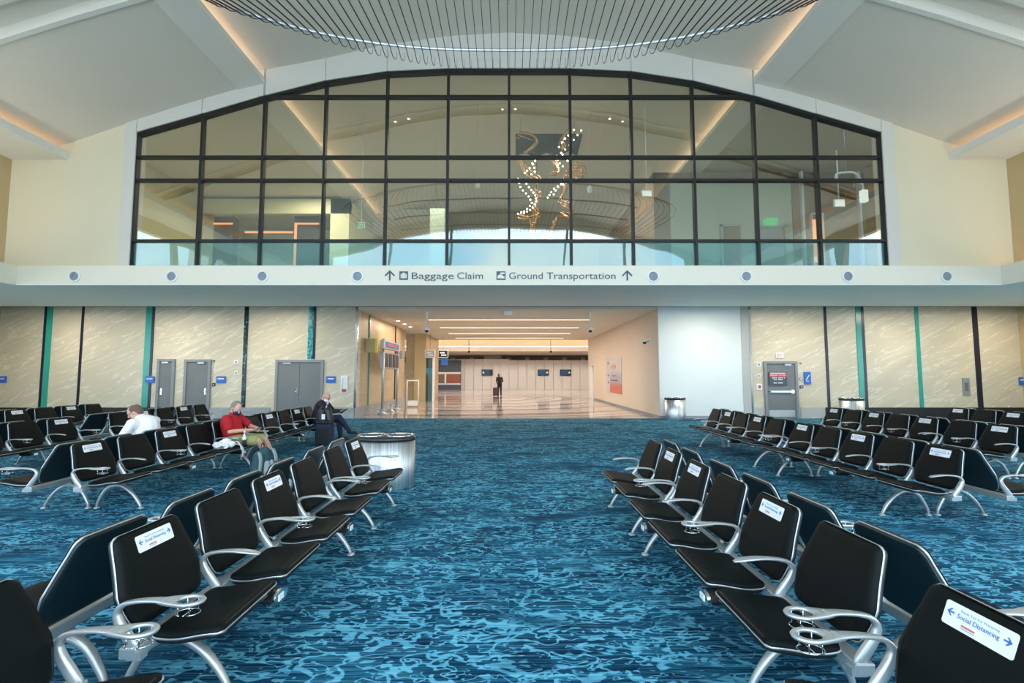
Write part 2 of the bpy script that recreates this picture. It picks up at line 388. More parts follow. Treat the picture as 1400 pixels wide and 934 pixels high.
# wall strips: (x centre, width, material)
def strip(x, wd, m, z0=.4, n=[4]):
    struct('trim_%d' % n[0], MB().box(x-wd/2, x+wd/2, YW-.025, YW+.01, z0, ZS+.2), m); n[0] += 1
for x, wd, m, z0 in [(-18.05,.22,'teal_strip',.4),(-18.22,.09,'navy',.4),(-16.75,.09,'navy',.4),(-14.15,.24,'teal_strip',.4),(-13.98,.10,'navy',.4),
        (-10.32,.16,'dark_marble',.4),(-7.78,.2,'teal_marble',2.3),(-7.63,.09,'navy',2.3),
        (12.42,.1,'navy',.4),(13.72,.2,'teal_strip',.4),(13.88,.12,'navy',.4),(16.02,.14,'teal_strip',.4),(18.3,.2,'navy',.4)]:
    strip(x, wd, m, z0)
# plinth
struct('baseboard_left', MB().box(-20.3,-11.9,YW-.05,YW,0,.42), 'black')
struct('baseboard_middle', MB().box(-11.9,-9.25,YW-.05,YW,0,.42).box(-7.2,-5.98,YW-.05,YW,0,.42), 'stone_grey')
struct('baseboard_right', MB().box(12.25,20.3,YW-.05,YW,0,.42), 'black')
struct('baseboard_exit', MB().box(9.45,9.85,YW-.03,YW,0,.42).box(11.3,12.25,YW-.03,YW,0,.42), 'frame_grey')

# side lower walls; unseen openings added to let daylight under the soffit
for s, nm in ((-1,'left'),(1,'right')):
    m = MB().box(s*20,s*20.3,YB,-1,0,ZS+.4).box(s*20,s*20.3,12.4,YW,0,ZS+.4).box(s*20,s*20.3,-1,12.4,0,.3).box(s*20,s*20.3,-1,12.4,3.9,ZS+.4)
    for k in range(1,6): m.box(s*20.05,s*20.2,-1+k*2.23-.05,-1+k*2.23+.05,.3,3.9)
    struct('wall_'+nm+'_lower', m, 'tan_wall')
    # upper side wall with three windows near the viewer
    m = MB().box(s*14.75,s*15.0,9.2,YG+.3,4.6,10).box(s*14.75,s*15.0,YB,-1,4.6,10).box(s*14.75,s*15,-1,9.2,4.6,5.1).box(s*14.75,s*15,-1,9.2,7.5,10)
    for k in range(0,5): m.box(s*14.8,s*14.95,-1+k*2.55-.15,-1+k*2.55+.15,5.1,7.5)
    struct('wall_'+nm+'_upper', m, 'tan_wall')

# fascia ring + soffit (U shape seen from below)
xi = 14.06
f = MB().box(-xi,xi,YF,YG+.0,ZS,4.81)
struct('trim_fascia_back', f, 'fascia_cream', bevel=.01)
for s, nm in ((-1,'left'),(1,'right')):
    struct('trim_fascia_'+nm, MB().box(s*xi,s*14.75,YB,YG,ZS,4.81), 'fascia_cream', bevel=.01)
struct('ceiling_soffit', MB().box(-20.3,20.3,YF+.01,17.35,ZS-.02,ZS+.18).box(-20.3,-xi-.01,YB,YF+.01,ZS-.02,ZS+.18).box(xi+.01,20.3,YB,YF+.01,ZS-.02,ZS+.18), 'soffit')
struct('ceiling_soffit_recess', MB().box(-20.3,20.3,17.35,YW+.04,ZS+.1,ZS+.3), 'shade_and_cabinet_grey')  # shade of the stepped gap is painted in as dark grey
struct('floor_upper', MB().box(-20.3,20.3,YG,33,4.45,4.7), 'lounge_wall')

# upper back wall: cream pieces around the arched window, header band
for s, nm in ((-1,'left'),(1,'right')):
    m = MB(); pl = [(s*11.42,4.78),(s*14.76,4.78),(s*14.76,8.3),(s*13.1,8.75),(s*11.42,9.55)]
    m.prism(pl, 'y', YG-.02, YG+.4); struct('wall_cream_'+nm, m, 'cream')
hb = MB()
xs = sorted(set([p[0] for p in TOP]+[-11.42,11.42,-7.3,7.3]))
def wt(x):
    for (a,za),(b,zb) in zip(TOP, TOP[1:]):
        if a <= x <= b: return za+(zb-za)*(x-a)/(b-a)
    return 8.9
for a, b in zip(xs, xs[1:]):
    if a < -11.08-1e-6 or b > 11.08+1e-6:
        hb.prism([(a,4.8),(b,4.8),(b,9.35 if b>0 and b>11.1 else 9.45),(a,9.45)], 'y', YG-.06, YG+.35); continue
    g = .012
    hb.prism([(a+g,wt(a)),(b-g,wt(b)),(b-g,ctop(b-.001)+.45),(a+g,ctop(a+.001)+.45)], 'y', YG-.06, YG+.35)
    hb.box(a-.02,a+.02,YG-.03,YG+.3,wt(a)+.02,ctop(a)+.3)
struct('wall_header', hb, 'header_paint')

# window: mullions + glass
fr = MB()
for (x, z) in TOP: fr.box(x-.036,x+.036,YG-.02,YG+.13,4.8,z+.01)
for z in (4.84, 5.62, 7.45, 8.16, 10.03):
    hw = 11.08 if z < 9 else 7.33
    fr.box(-hw,hw,YG-.015,YG+.15,z-.036,z+.036)
for (a,za),(b,zb) in zip(TOP, TOP[1:]):
    fr.prism([(a,za-.09),(b,zb-.09),(b,zb+.02),(a,za+.02)], 'y', YG-.025, YG+.17)
win = struct('window_1', fr, 'mullion')
gp = MB()
for (a,za),(b,zb) in zip(TOP, TOP[1:]):
    gp.add([(a,YG+.07,5.62),(b,YG+.07,5.62),(b,YG+.07,zb),(a,YG+.07,za)], [(0,1,2,3)])
gp.build('window_pane', 'window_glass', win)
gp = MB()
for (a,za),(b,zb) in zip(TOP, TOP[1:]): gp.add([(a,YG+.07,4.84),(b,YG+.07,4.84),(b,YG+.07,5.62),(a,YG+.07,5.62)], [(0,1,2,3)])
gp.build('window_pane', 'teal_glass', win)

# rear glazed wall behind the viewer (seen in reflections, brings the daylight)
rb = MB()
for s in (-1,1): rb.box(s*11.1,s*20.3,YB-.3,YB,0,12)
for a, b in zip(xs, xs[1:]):
    if abs(a) > 11.09 or abs(b) > 11.09: continue
    rb.prism([(a,wt(a)),(b,wt(b)),(b,12.6),(a,12.6)], 'y', YB-.3, YB)
struct('wall_rear', rb, 'beam_paint')
rf = MB()
for (x, z) in TOP[::2]: rf.box(x-.07,x+.07,YB-.25,YB-.05,0,z)
for z in (.05,3.2,5.62,7.8): rf.box(-11.08,11.08,YB-.2,YB-.1,z-.05,z+.05)
struct('window_2', rf, 'steel_grey')

# ------------------------------------------------------------------ main ceiling
def panel(pts, y0, y1, th=.12):
    m = MB()
    for (a,za),(b,zb) in zip(pts, pts[1:]): m.prism([(a,za),(b,zb),(b,zb+th),(a,za+th)], 'y', y0, y1)
    return m
cen = [(x, ctop(x) if abs(x) < 7.3 else 10.83) for x in (-7.3,-5.6,-3.8,-1.9,0,1.9,3.8,5.6,7.3)]
cen[3] = (-1.9,11.88); cen[5] = (1.9,11.88)
cen = [(-8.4,10.72)]+cen+[(8.4,10.72)]
def side(s): return [(s*8.05,10.25),(s*9.7,9.74),(s*11.3,9.2),(s*13.1,8.56),(s*14.8,8.15)]
SL0, SL1 = 9.3, 9.92
for (y0, y1) in ((SL1, YG+.0), (YB, SL0), (YG+.35, 33)):
    nm = {SL1:'front', YB:'rear'}.get(y0, 'lounge')
    struct('ceiling_centre_'+nm, panel(cen, y0, y1), 'ceiling_paint')
    for s, k in ((-1,'left'),(1,'right')):
        struct('ceiling_%s_%s' % (k, nm), panel(side(s) if nm != 'lounge' else [(s*8.05,10.25),(s*15.2,10.3)], y0, y1), 'ceiling_paint')
# transverse slot top and bright lip
struct('ceiling_slot', panel([(x,z+.22) for x,z in cen], SL0-.1, SL1+.1).merge(panel([(x,z+.22) for x,z in side(-1)], SL0-.1, SL1+.1)).merge(panel([(x,z+.22) for x,z in side(1)], SL0-.1, SL1+.1)), 'ceiling_paint')
m = MB()
for pts in (cen, side(-1), side(1)):
    for y in (SL0-.12, SL1+.0): m.merge(panel([(x,z+.02) for x,z in pts], y, y+.12, .26))
struct('ceiling_slot_edges', m, 'ceiling_paint')
def drop(pts, y0, y1, d): return panel([(x,z-d) for x,z in pts], y0, y1, d+.26)
struct('trim_slot_lip', drop(cen, SL1-.001, SL1+.12, .05).merge(drop(side(-1), SL1-.001, SL1+.12, .05)).merge(drop(side(1), SL1-.001, SL1+.12, .05)), 'beam_paint')
# long beams with cove lights
for s, k in ((-1,'left'),(1,'right')):
    for y0, y1, tagn in ((YB, YG, 'hall'), (YG+.35, 33, 'lounge')):
        m = MB().prism([(s*8.1,10.20),(s*7.32,10.40),(s*7.32,10.56),(s*7.42,10.56),(s*7.42,10.46),(s*8.1,10.28)][::1], 'y', y0, y1)
        struct('ceiling_beam_%s_%s' % (k, tagn), m, 'beam_paint')
        struct('cove_light_%s_%s' % (k, tagn), MB().box(s*7.75,s*7.85,y0+.05,y1-.05,10.40,10.43), 'cove_warm')
    # side soffit box with upright lip
    m = MB().prism([(s*13.08,8.06),(s*14.76,8.06),(s*14.76,8.12),(s*13.16,8.12),(s*13.16,8.30),(s*13.08,8.30)], 'y', YB, YG)
    struct('ceiling_cove_'+k, m, 'beam_paint')
    struct('cove_light_side_'+k, MB().box(s*13.6,s*13.7,YB+.1,YG-.05,8.13,8.16), 'cove_warm')
# ledge light at the right hand corner
struct('cove_light_ledge', MB().box(14.3,14.36,10,13.3,4.815,4.84), 'cove_warm')

# ------------------------------------------------------------------ corridor
struct('wall_corridor_right', MB().box(5.83,6.2,YW-.04,34.5,0,ZS+.4), 'warm_wall')
struct('baseboard_corridor_right', MB().box(5.80,5.83,YW,33,0,.1), 'steel_grey')
lw = MB().box(-6.5,-6.02,YW+.5,27,0,ZS+.4)
struct('wall_corridor_left', lw, 'stone_tan')
struct('wall_corridor_left_far', MB().box(-6.9,-6.5,27,28.5,0,ZS+.4).box(-6.5,-5.2,29.5,34.5,0,ZS+.4), 'stone_tan')
struct('baseboard_corridor_left', MB().box(-6.02,-5.99,YW+.5,27,0,.4), 'stone_grey')
struct('trim_20', MB().box(-6.02,-5.93,YW-.06,YW+.06,.4,ZS+.2), 'chrome')
struct('trim_21', MB().box(-6.01,-5.98,20.0,20.12,.4,ZS+.1), 'teal_strip')
struct('trim_22', MB().box(-6.01,-5.98,24.6,24.75,.4,ZS+.1), 'navy')
struct('wall_plinth_end', MB().box(-6.0,-5.96,YW-.05,YW+.5,0,.42), 'stone_grey')
struct('ceiling_corridor', MB().box(-8.5,6.2,YW+.03,34.5,ZS,ZS+.2), 'ceiling_paint')
for i, (y, x0, x1) in enumerate([(21.6,-3.75,3.8),(25.3,-3.75,3.8),(28.9,-3.75,3.8),(32.6,-3.75,3.8)]):
    t = empty('linear_ceiling_light', (0,y,ZS), ['long slim warm ceiling light nearest the hall','long slim warm ceiling light, second from the hall','long slim warm ceiling light, third from the hall','long slim warm ceiling light farthest down the corridor'][i], 'ceiling light', 'linear lights along the corridor ceiling')
    MB().box(x0,x1,-.11,.11,-.03,-.002).build('housing', 'beam_paint', t)
    MB().box(x0+.02,x1-.02,-.08,.08,-.045,-.03).build('diffuser', 'lamp_warm', t)
# far hall
struct('wall_far', MB().box(-22,22,55.5,56,0,7), 'warm_wall')
struct('wall_far_left', MB().box(-22,-21.6,34.5,56,0,7), 'warm_wall'); struct('wall_far_right', MB().box(21.6,22,34.5,56,0,7), 'warm_wall')
struct('wall_far_front', MB().box(-22,-8.4,34.4,34.6,0,7).box(6.2,22,34.4,34.6,0,7).box(-8.4,6.2,34.4,34.6,ZS,7), 'warm_wall')
struct('ceiling_far', MB().box(-22,22,34.5,56,6.6,6.8), 'ceiling_paint')
struct('ceiling_far_bulkhead', MB().prism([(49.5,4.15),(55.5,3.75),(55.5,4.6),(49.5,4.55)], 'x', -21, 21), 'warm_wall')
struct('cove_light_far', MB().box(-20,20,51.5,51.6,4.75,4.8), 'cove_warm')
m = MB()
for k in range(24):
    x = -9+k*1.0; m.box(x+.015,x+.985,53.0,53.12,0,3.3 if k > 8 else 3.42)
struct('wall_partition', m, mat('sheeting', (.72,.68,.63), .35))
struct('wall_column', MB().box(-2.9,-.9+.0,54.2,55.4,0,4.4), 'warm_wall')
m = MB()
for k in range(14): m.box(-13+k*2.2,-13+k*2.2+1.7,55.4,55.5,3.1,3.72)
struct('window_3', m, 'wood')
# ------------------------------------------------------------------ benches
def resample(P, step=.012):
    P = [Vector((a,0,b)) for a,b in P]; out = []
    # catmull rom
    Q = [P[0]*2-P[1]]+P+[P[-1]*2-P[-2]]
    for i in range(1, len(Q)-2):
        n = max(2, int((Q[i+1]-Q[i]).length/step))
        for k in range(n):
            t = k/n; a,b,c,d = Q[i-1],Q[i],Q[i+1],Q[i+2]
            out.append(.5*((2*b)+(c-a)*t+(2*a-5*b+4*c-d)*t*t+(3*b-a-3*c+d)*t**3))
    out.append(P[-1]); return [(v.x,v.z) for v in out]
def slab(prof, hw, r, n0, n1, grow=0, pillow=0, nv=10, step=.02):
    """a shaped plate following a side profile; hw(s) half width, r corner radius"""
    P = resample(prof, step); m = MB(); m.smooth = True
    L_ = [0]
    for a, b in zip(P, P[1:]): L_.append(L_[-1]+math.dist(a, b))
    T = L_[-1]
    t0 = Vector((P[1][0]-P[0][0], P[1][1]-P[0][1])).normalized(); t1 = Vector((P[-1][0]-P[-2][0], P[-1][1]-P[-2][1])).normalized()
    if grow:
        P = [(P[0][0]-t0.x*grow, P[0][1]-t0.y*grow)]+P+[(P[-1][0]+t1.x*grow, P[-1][1]+t1.y*grow)]; L_ = [-grow]+L_+[T+grow]
    # add samples close to both ends for the round corners
    ext = []
    for i, (p, s) in enumerate(zip(P, L_)):
        ext.append((p, s))
        if i == 0:
            for q in (.12,.35,.7):
                e = r*q
                if e < L_[1]-L_[0]+.05:
                    pass
    k = len(P); top = []; bot = []
    for i in range(k):
        a = P[max(i-1,0)]; b = P[min(i+1,k-1)]; t = Vector((b[0]-a[0], b[1]-a[1])).normalized(); n = Vector((-t.y, t.x))
        s = L_[i]; d = min(s+grow, T+grow-s); h = hw(min(max(s/T,0),1))+grow
        if d < r: h -= r-sqrt(max(r*r-(r-d)**2, 0))
        row0 = []; row1 = []
        for j in range(nv+1):
            v = -1+2*j/nv; v = math.copysign(abs(v)**.75, v)
            y = v*h; e = min(h-abs(y), d); f = 1
            if pillow: f = 1-pillow*(1-min(1, e/.035))**2
            o = n0+(n1-n0)*f
            row1.append((P[i][0]+n.x*o, y, P[i][1]+n.y*o)); row0.append((P[i][0]+n.x*n0, y, P[i][1]+n.y*n0))
        top.append(row1); bot.append(row0)
    vs = [p for r_ in top for p in r_]+[p for r_ in bot for p in r_]; w_ = nv+1; o = k*w_; fs = []
    for i in range(k-1):
        for j in range(nv):
            fs.append((i*w_+j,i*w_+j+1,(i+1)*w_+j+1,(i+1)*w_+j)); fs.append((o+i*w_+j,o+(i+1)*w_+j,o+(i+1)*w_+j+1,o+i*w_+j+1))
        for j in (0, nv): fs.append((i*w_+j,(i+1)*w_+j,o+(i+1)*w_+j,o+i*w_+j))
    for i in (0, k-1):
        for j in range(nv): fs.append((i*w_+j,i*w_+j+1,o+i*w_+j+1,o+i*w_+j))
    m.add(vs, fs, True); return m
BACK = [(.085,.862),(.112,.79),(.145,.71),(.175,.63),(.200,.56),(.225,.49),(.250,.425)]
SEAT = [(.325,.410),(.36,.402),(.43,.402),(.52,.414),(.60,.428),(.66,.435),(.70,.434)]
def bw(s): return .228+.062*min(1,s/.6)**1.15 if s < .6 else .290-.045*((s-.6)/.4)**1.6
def sw(s): return .255+.033*min(1, s*2.2)
W_ = .50
me_back = slab(BACK, bw, .04, 0, .030, 0, .6, nv=14, step=.014).mesh('backrest', 'vinyl')
me_backtrim = slab(BACK, bw, .042, -.004, .004, .003, 0, 10, step=.014).mesh('back_trim', 'alu')
me_shell = slab(BACK, bw, .04, -.020, -.005, -.001, 0, 10, step=.014).mesh('back_shell', 'shell')
me_seat = slab(SEAT, sw, .035, 0, .028, 0, .6, nv=14, step=.014).mesh('seat', 'vinyl')
me_seattrim = slab(SEAT, sw, .037, -.005, .003, .003, 0, 10, step=.014).mesh('seat_trim', 'alu')
me_seatpan = slab(SEAT, sw, .04, -.028, -.009, -.012, 0, 6).mesh('seat_pan', 'black')
def sm(P, n=5):
    """smooth 3-D path"""
    P = [Vector(p) for p in P]; Q = [P[0]*2-P[1]]+P+[P[-1]*2-P[-2]]; out = []
    for i in range(1, len(Q)-2):
        for k in range(n):
            t = k/n; a,b,c,d = Q[i-1],Q[i],Q[i+1],Q[i+2]
            out.append(.5*((2*b)+(c-a)*t+(2*a-5*b+4*c-d)*t*t+(3*b-a-3*c+d)*t**3))
    out.append(P[-1]); return out
def lerpl(vals, n):
    out = []
    for i in range(n):
        t = i/(n-1)*(len(vals)-1); k = min(int(t), len(vals)-2); out.append(vals[k]+(vals[k+1]-vals[k])*(t-k))
    return out
def arm_mb(cup):
    pts = [(.320,0,.350),(.300,0,.390),(.258,0,.445),(.222,0,.50),(.210,0,.548),(.238,0,.584),(.30,0,.600),(.38,0,.606),(.45,0,.604)]
    if not cup: pts += [(.52,0,.596),(.56,0,.586)]
    p = sm(pts, 4); k = len(p)
    rw = lerpl([.012,.016,.018,.018,.017,.018,.020,.025,.032]+([] if cup else [.030,.014]), k)
    rt = lerpl([.010,.026,.027,.023,.017,.012,.009,.008,.008]+([] if cup else [.008,.005]), k)
    m = MB(); m.sweep(p, rw, rt, side=(0,1,0), n=12, power=.75)
    if cup:
        n = 36; vs = []
        for ru, ry, z, tail in ((.050,.040,.609,0),(.074,.056,.610,1),(.079,.060,.603,1),(.074,.056,.594,1),(.050,.040,.595,0),(.048,.038,.602,0)):
            for q in range(n):
                c, d = cos(2*pi*q/n), sin(2*pi*q/n); b = max(0, -c)
                vs.append((.553+ru*c-tail*.085*b**2.2, ry*d*(1-tail*.12*b), z))
        m.add(vs, [(i*n+q, i*n+(q+1)%n, ((i+1)%6)*n+(q+1)%n, ((i+1)%6)*n+q) for i in range(6) for q in range(n)], True)
    m.box(.28,.35,-.022,.022,.335,.372)
    return m
me_arm = arm_mb(False).mesh('armrest', 'alu'); me_armc = arm_mb(True).mesh('armrest', 'alu')
m = MB(); m.tube([(.553+.048*cos(t)*1.15, .040*sin(t), .548) for t in [radians(x) for x in range(-70,251,16)]], .0028, 6)
for t in (-60, 60, 120, 240):
    t = radians(t); m.tube([(.553+.055*cos(t),.040*sin(t),.60),(.553+.055*cos(t),.040*sin(t),.547)], .0025, 6)
m.tube([(.553,-.040,.548),(.553,.040,.548)], .0025, 6)
me_cup = m.mesh('cup_holder', 'chrome')
p = sm([(.615,0,.015),(.585,0,.07),(.53,0,.15),(.45,0,.23),(.35,0,.285),(.25,0,.285),(.16,0,.23),(.10,0,.14),(.065,0,.07),(.055,0,.015)], 4); k = len(p)
m = MB().sweep(p, lerpl([.016,.020,.024,.027,.028,.028,.026,.023,.020,.016], k), lerpl([.012,.016,.019,.022,.024,.024,.022,.019,.016,.012], k), side=(0,1,0), n=10, power=.8)
m.lathe([(.034,0),(.034,.010),(.018,.020)], (.617,0,0), 16); m.lathe([(.034,0),(.034,.010),(.018,.020)], (.055,0,0), 16)
m.box(.26,.33,-.03,.03,.28,.335)
me_leg = m.mesh('leg', 'alu')
m = MB(); m.prism([(.075*cos(a)+0, .362+.036*sin(a)) for a in [2*pi*i/20 for i in range(20)]], 'x', .52, .715); me_box = m.mesh('power_outlet_box', 'black')
m = MB(); ring = [(.082*cos(2*pi*i/20), .362+.043*sin(2*pi*i/20)) for i in range(20)]
m.prism(ring, 'x', .712, .732); me_rim = m.mesh('outlet_rim', 'chrome')
m = MB(); m.box(.732,.736,-.03,.03,.345,.380); me_plate = m.mesh('socket_plate', 'white_plastic')
# back sticker: follows the backrest slope near the top
def sign_mesh():
    a = Vector((.098,0,.830)); b = Vector((.132,0,.742))   # top, bottom on the cushion line
    n = Vector((b.x-a.x,0,b.z-a.z)).normalized(); up = -n; nor = Vector((-n.z,0,n.x))
    c = (a+b)/2+nor*.0325; R = Matrix((( 0, -nor.x, up.x), (1, 0, 0), (0, -nor.z, up.z)))
    q = MB(); T = R.to_4x4(); T.translation = c
    g = MB(); w2, h2, r = .128, .044, .009
    pl = []
    for cx, cz, a0 in ((w2-r,h2-r,0),(-w2+r,h2-r,90),(-w2+r,-h2+r,180),(w2-r,-h2+r,270)):
        pl += [(cx+r*cos(radians(a0+t)), cz+r*sin(radians(a0+t))) for t in (0,30,60,90)]
    g.prism(pl, 'y', -.001, .002)
    q.merge(g, T)
    def tx(s, h, x, z, mi, w=None):
        t = MB(); text(t, s, h, (x,-.0018,z), mi, w, depth=.001); q.merge(t, T)
    tx('Thank You For Practicing', .009, 0, .025, 4, .140); tx('Social Distancing', .016, 0, .004, 2, .150)
    t = MB(); t.box(-.054,-.004,-.002,-.001,-.027,-.020); q.merge(t, T, 5)
    for s in (-1,1):
        t = MB(); x = s*.102
        t.prism([(x+s*.014,.006),(x+s*.000,.020),(x-s*.006,.020),(x+s*.003,.009),(x-s*.014,.009),(x-s*.014,.003),(x+s*.003,.003),(x-s*.006,-.008),(x,-.008)], 'y', -.002, -.001)
        q.merge(t, T, 2)
    t = MB(); t.box(-.055,-.002,-.002,-.001,-.0335,-.0315); q.merge(t, T, 2)
    return q.mesh('distancing_sign', ['white_plastic','white_plastic','ink_blue','ink_grey','pale_ink','terra_red'])
me_sign = sign_mesh()

def bench(cx, f, starts, signs, cups, legs, boxes, label, group, W=W_, far=False):
    L0 = starts[0]-.085; L1 = starts[-1]+W+.085
    ly = (lambda Y: Y-L0) if f > 0 else (lambda Y: L1-Y)
    t = empty('tandem_seat_bench', (cx, L0 if f > 0 else L1, 0), label, 'airport seating', group, 0 if f > 0 else pi)
    T = L1-L0
    MB().box(.240,.330,-.0,T,.335,.392).build('beam', 'alu', t, bevel=.008)
    for i, s in enumerate(starts):
        y = ly(s+W/2)
        b = inst(me_back, 'backrest', t, (0,y,0)); inst(me_backtrim, 'back_trim', b); inst(me_shell, 'back_shell', b)
        if i in signs: inst(me_sign, 'distancing_sign', b)
        q = inst(me_seat, 'seat', t, (0,y,0)); inst(me_seattrim, 'seat_trim', q); inst(me_seatpan, 'seat_pan', q)
    bd = [starts[0]-.062]+[(a+W+b)/2 for a, b in zip(starts, starts[1:])]+[starts[-1]+W+.062]
    for i, Y in enumerate(bd):
        c = i in cups; a = inst(me_armc if c else me_arm, 'armrest', t, (0,ly(Y),0))
        if c: inst(me_cup, 'cup_holder', a)
    for Y in legs: inst(me_leg, 'leg', t, (0,ly(Y),0))
    for Y in boxes:
        o = inst(me_box, 'power_outlet_box', t, (0,ly(Y),0)); inst(me_rim, 'outlet_rim', o); inst(me_plate, 'socket_plate', o)
    return t
GF = 'tandem seating benches in back to back rows'
def st(a, n, p=.655): return [a+k*p for k in range(n)]
# centre left pair of rows
XL, XR = -2.11, 1.92
bench(XL-.03, 1, [1.53], [], [0,1], [1.7], [], 'black bench end cut off by the bottom left corner of the photo', GF)
bench(XL, 1, [2.42,3.07,3.73,4.38], [0,2], [0,2], [2.63,4.55], [2.93,4.2], 'black four-seat bench left of the aisle facing it, signs on two backrests', GF)
bench(XL, 1, [5.14,5.82], [1], [0,2], [5.3,6.2], [5.56], 'short black bench left of the aisle facing it, in front of the silver recycling bin', GF)
bench(XL, -1, [2.42,3.07,3.73,4.38], [], [0,2], [2.63,4.55], [2.93,4.2], 'bench seen from behind, backing onto the four-seat bench left of the aisle', GF)
bench(XL, -1, [5.14,5.82], [], [0], [5.3,6.2], [5.56], 'bench seen from behind, backing onto the short bench by the silver recycling bin', GF)
bench(XL-.05, -1, [1.04,1.64], [], [], [1.9], [], 'bench seat with brown cushion top peeking behind the bottom left corner seats', GF)
# centre right
bench(XR-.10, -1, [1.49], [0], [0,1], [1.6], [], 'black bench in the bottom right corner with a large distancing sign on its back', GF)
bench(XR-.02, -1, [2.30,2.955,3.61,4.265], [1,3], [0,2], [2.63,4.55], [2.93,4.2], 'black four-seat bench right of the aisle facing it, two cup rings at near end', GF)
bench(XR, -1, [5.01,5.66], [0], [0], [5.1,6.15], [5.5], 'short black bench right of the aisle facing it, farthest from the viewer in its row', GF)
bench(XR, 1, [2.30,2.955,3.61,4.265], [], [0,2], [2.63,4.55], [2.93,4.2], 'bench seen from behind, backing onto the four-seat bench right of the aisle', GF)
bench(XR, 1, [5.01,5.66], [], [], [5.1,6.15], [5.5], 'bench seen from behind, backing onto the short bench right of the aisle', GF)
bench(XR-.08, 1, [1.30], [], [], [1.5], [], 'bench seen from behind at the right photo edge behind the large sign', GF)
# left block, second pair of rows
XA = -5.30
s1 = st(5.62, 5, .663); s2 = st(9.25, 5, .66)
bench(XA, 1, s1, [0,2], [0,2,4], [6.09,8.65], [6.9,8.2], 'long bench on the left seating the man in the red shirt', GF)
bench(XA, 1, s2, [1,3], [0,2,4], [9.5,12.1], [10.5,11.5], 'far left bench where the man in the dark suit sits at its end', GF)
bench(XA, -1, s1, [], [0,2,4], [6.09,8.65], [6.9], 'bench seen from behind where the man in the white shirt sits', GF)
bench(XA, -1, s2, [], [0,2], [9.5,12.1], [10.5], 'bench seen from behind, backing onto the bench of the man in the suit', GF)
XB_ = -8.70
bench(XB_, 1, [6.75,7.42,8.10,8.78], [3], [0,2,4], [7.0,9.0], [8.0], 'bench at the left photo edge with one sign on its farthest backrest', GF)
bench(XB_, 1, st(10.12, 5, .68), [1,3], [0,2,4], [10.4,12.8], [11.0,12.4], 'bench behind the man in the white shirt with two signed backrests', GF)
bench(XB_, -1, [6.75,7.42,8.10,8.78], [], [], [7.0,9.0], [8.0], 'bench seen from behind at the left edge, backing onto the one with one sign', GF)
bench(XB_, -1, st(9.85, 5, .68), [], [], [10.4,12.8], [11.0], 'bench seen from behind with blue-tinged backs, left of the man in white', GF)
XC = -11.86
bench(XC, 1, st(10.3, 5, .69), [1,3], [0,2,4], [10.6,13.0], [11.4], 'farthest left bench near the stone wall, two signs on its backs', GF)
bench(XC, -1, st(10.3, 5, .69), [], [], [10.6,13.0], [11.4], 'bench seen from behind beside the farthest left bench', GF)
# right block
XD = 5.13
r1 = st(5.24, 5, .64); r2 = st(8.60, 5, .64)
bench(XD, -1, r1, [0,2,4], [1,3,5], [5.8,8.0], [6.5,7.5], 'long bench on the right facing the aisle, nearest of its row, three signed backs', GF)
bench(XD, -1, r2, [1,3], [0,2,4], [8.75,11.2], [9.5], 'far bench on the right facing the aisle, its end before the white wall', GF)
bench(XD, 1, r1, [], [0,2], [5.8,8.0], [6.5], 'bench seen from behind on the right with a curved end arm and brown-lit seat', GF)
bench(XD, 1, r2, [], [], [8.75,11.2], [9.5], 'bench seen from behind, backing onto the far bench before the white wall', GF)
XE = 8.24
bench(XE, -1, [7.56,8.22], [0], [1], [7.8], [8.0], 'two-seat bench at the right photo edge with a sign on its near backrest', GF)
bench(XE, -1, st(8.95, 5, .64), [0,2,4], [1,3], [9.3,11.6], [10.2], 'bench on the right below the emergency exit door, three signed backs', GF)
bench(XE, 1, [7.56,8.22], [], [], [7.8], [8.0], 'bench seen from behind at the right edge, backing onto the two-seat bench', GF)
bench(XE, 1, st(8.95, 5, .64), [], [], [9.3,11.6], [10.2], 'bench seen from behind, backing onto the bench below the exit door', GF)
XG = 11.3
bench(XG, -1, st(10.2, 3, .64), [0,2], [1], [10.4,11.6], [10.8], 'farthest right bench near the stone wall with two signed backs', GF)
bench(XG, 1, st(10.2, 3, .64), [], [], [10.4,11.6], [10.8], 'bench seen from behind beside the farthest right bench', GF)
# ------------------------------------------------------------------ area lamps: the place's own and added fills
def area(name, loc, sx, sy, power, col=(1,1,1), rot=(0,0,0), spread=180):
    l = bpy.data.lights.new(name, 'AREA'); l.shape = 'RECTANGLE'; l.size = sx; l.size_y = sy; l.energy = power; l.color = col; l.spread = radians(spread)
    o = bpy.data.objects.new(name, l); COL.objects.link(o); o.location = loc; o.rotation_euler = rot; return o
# corridor linear lights
for i, y in enumerate((21.6,25.3,28.9,32.6)): area('corridor_light', (0,y,ZS-.06), 7.4, .16, 230, (1,.88,.77))
area('far_hall_cove', (0,51.2,4.9), 38, .4, 1300, (1,.76,.54), (radians(160),0,0))
for x in (-12,-4,4,12): area('far_hall_light', (x,44,6.5), 3, 3, 620, (1,.90,.80))
# added unseen fill under the overhang, brightening the stone walls
for x in (-17,-13,-9,7.4,11,15,18.5): area('soffit_fill', (x,16.4,ZS-.04), .5, .5, 85, (1,.92,.78))
# added fill brightening the lounge behind the glass
for x in (-9,-3,3,9): area('lounge_fill', (x,20 if x < 9 else 25,10.15 if abs(x)>5 else 11.2), 2, 2, 330, (1,.90,.76))
# added fill above the fascia ledges, brightening the ceiling
for s in (-1,1): area('ledge_fill', (s*14.35,5.5,4.88), .3, 13, 160, (1,.92,.80), (pi,0,0))
R_ = Matrix.Identity(3)
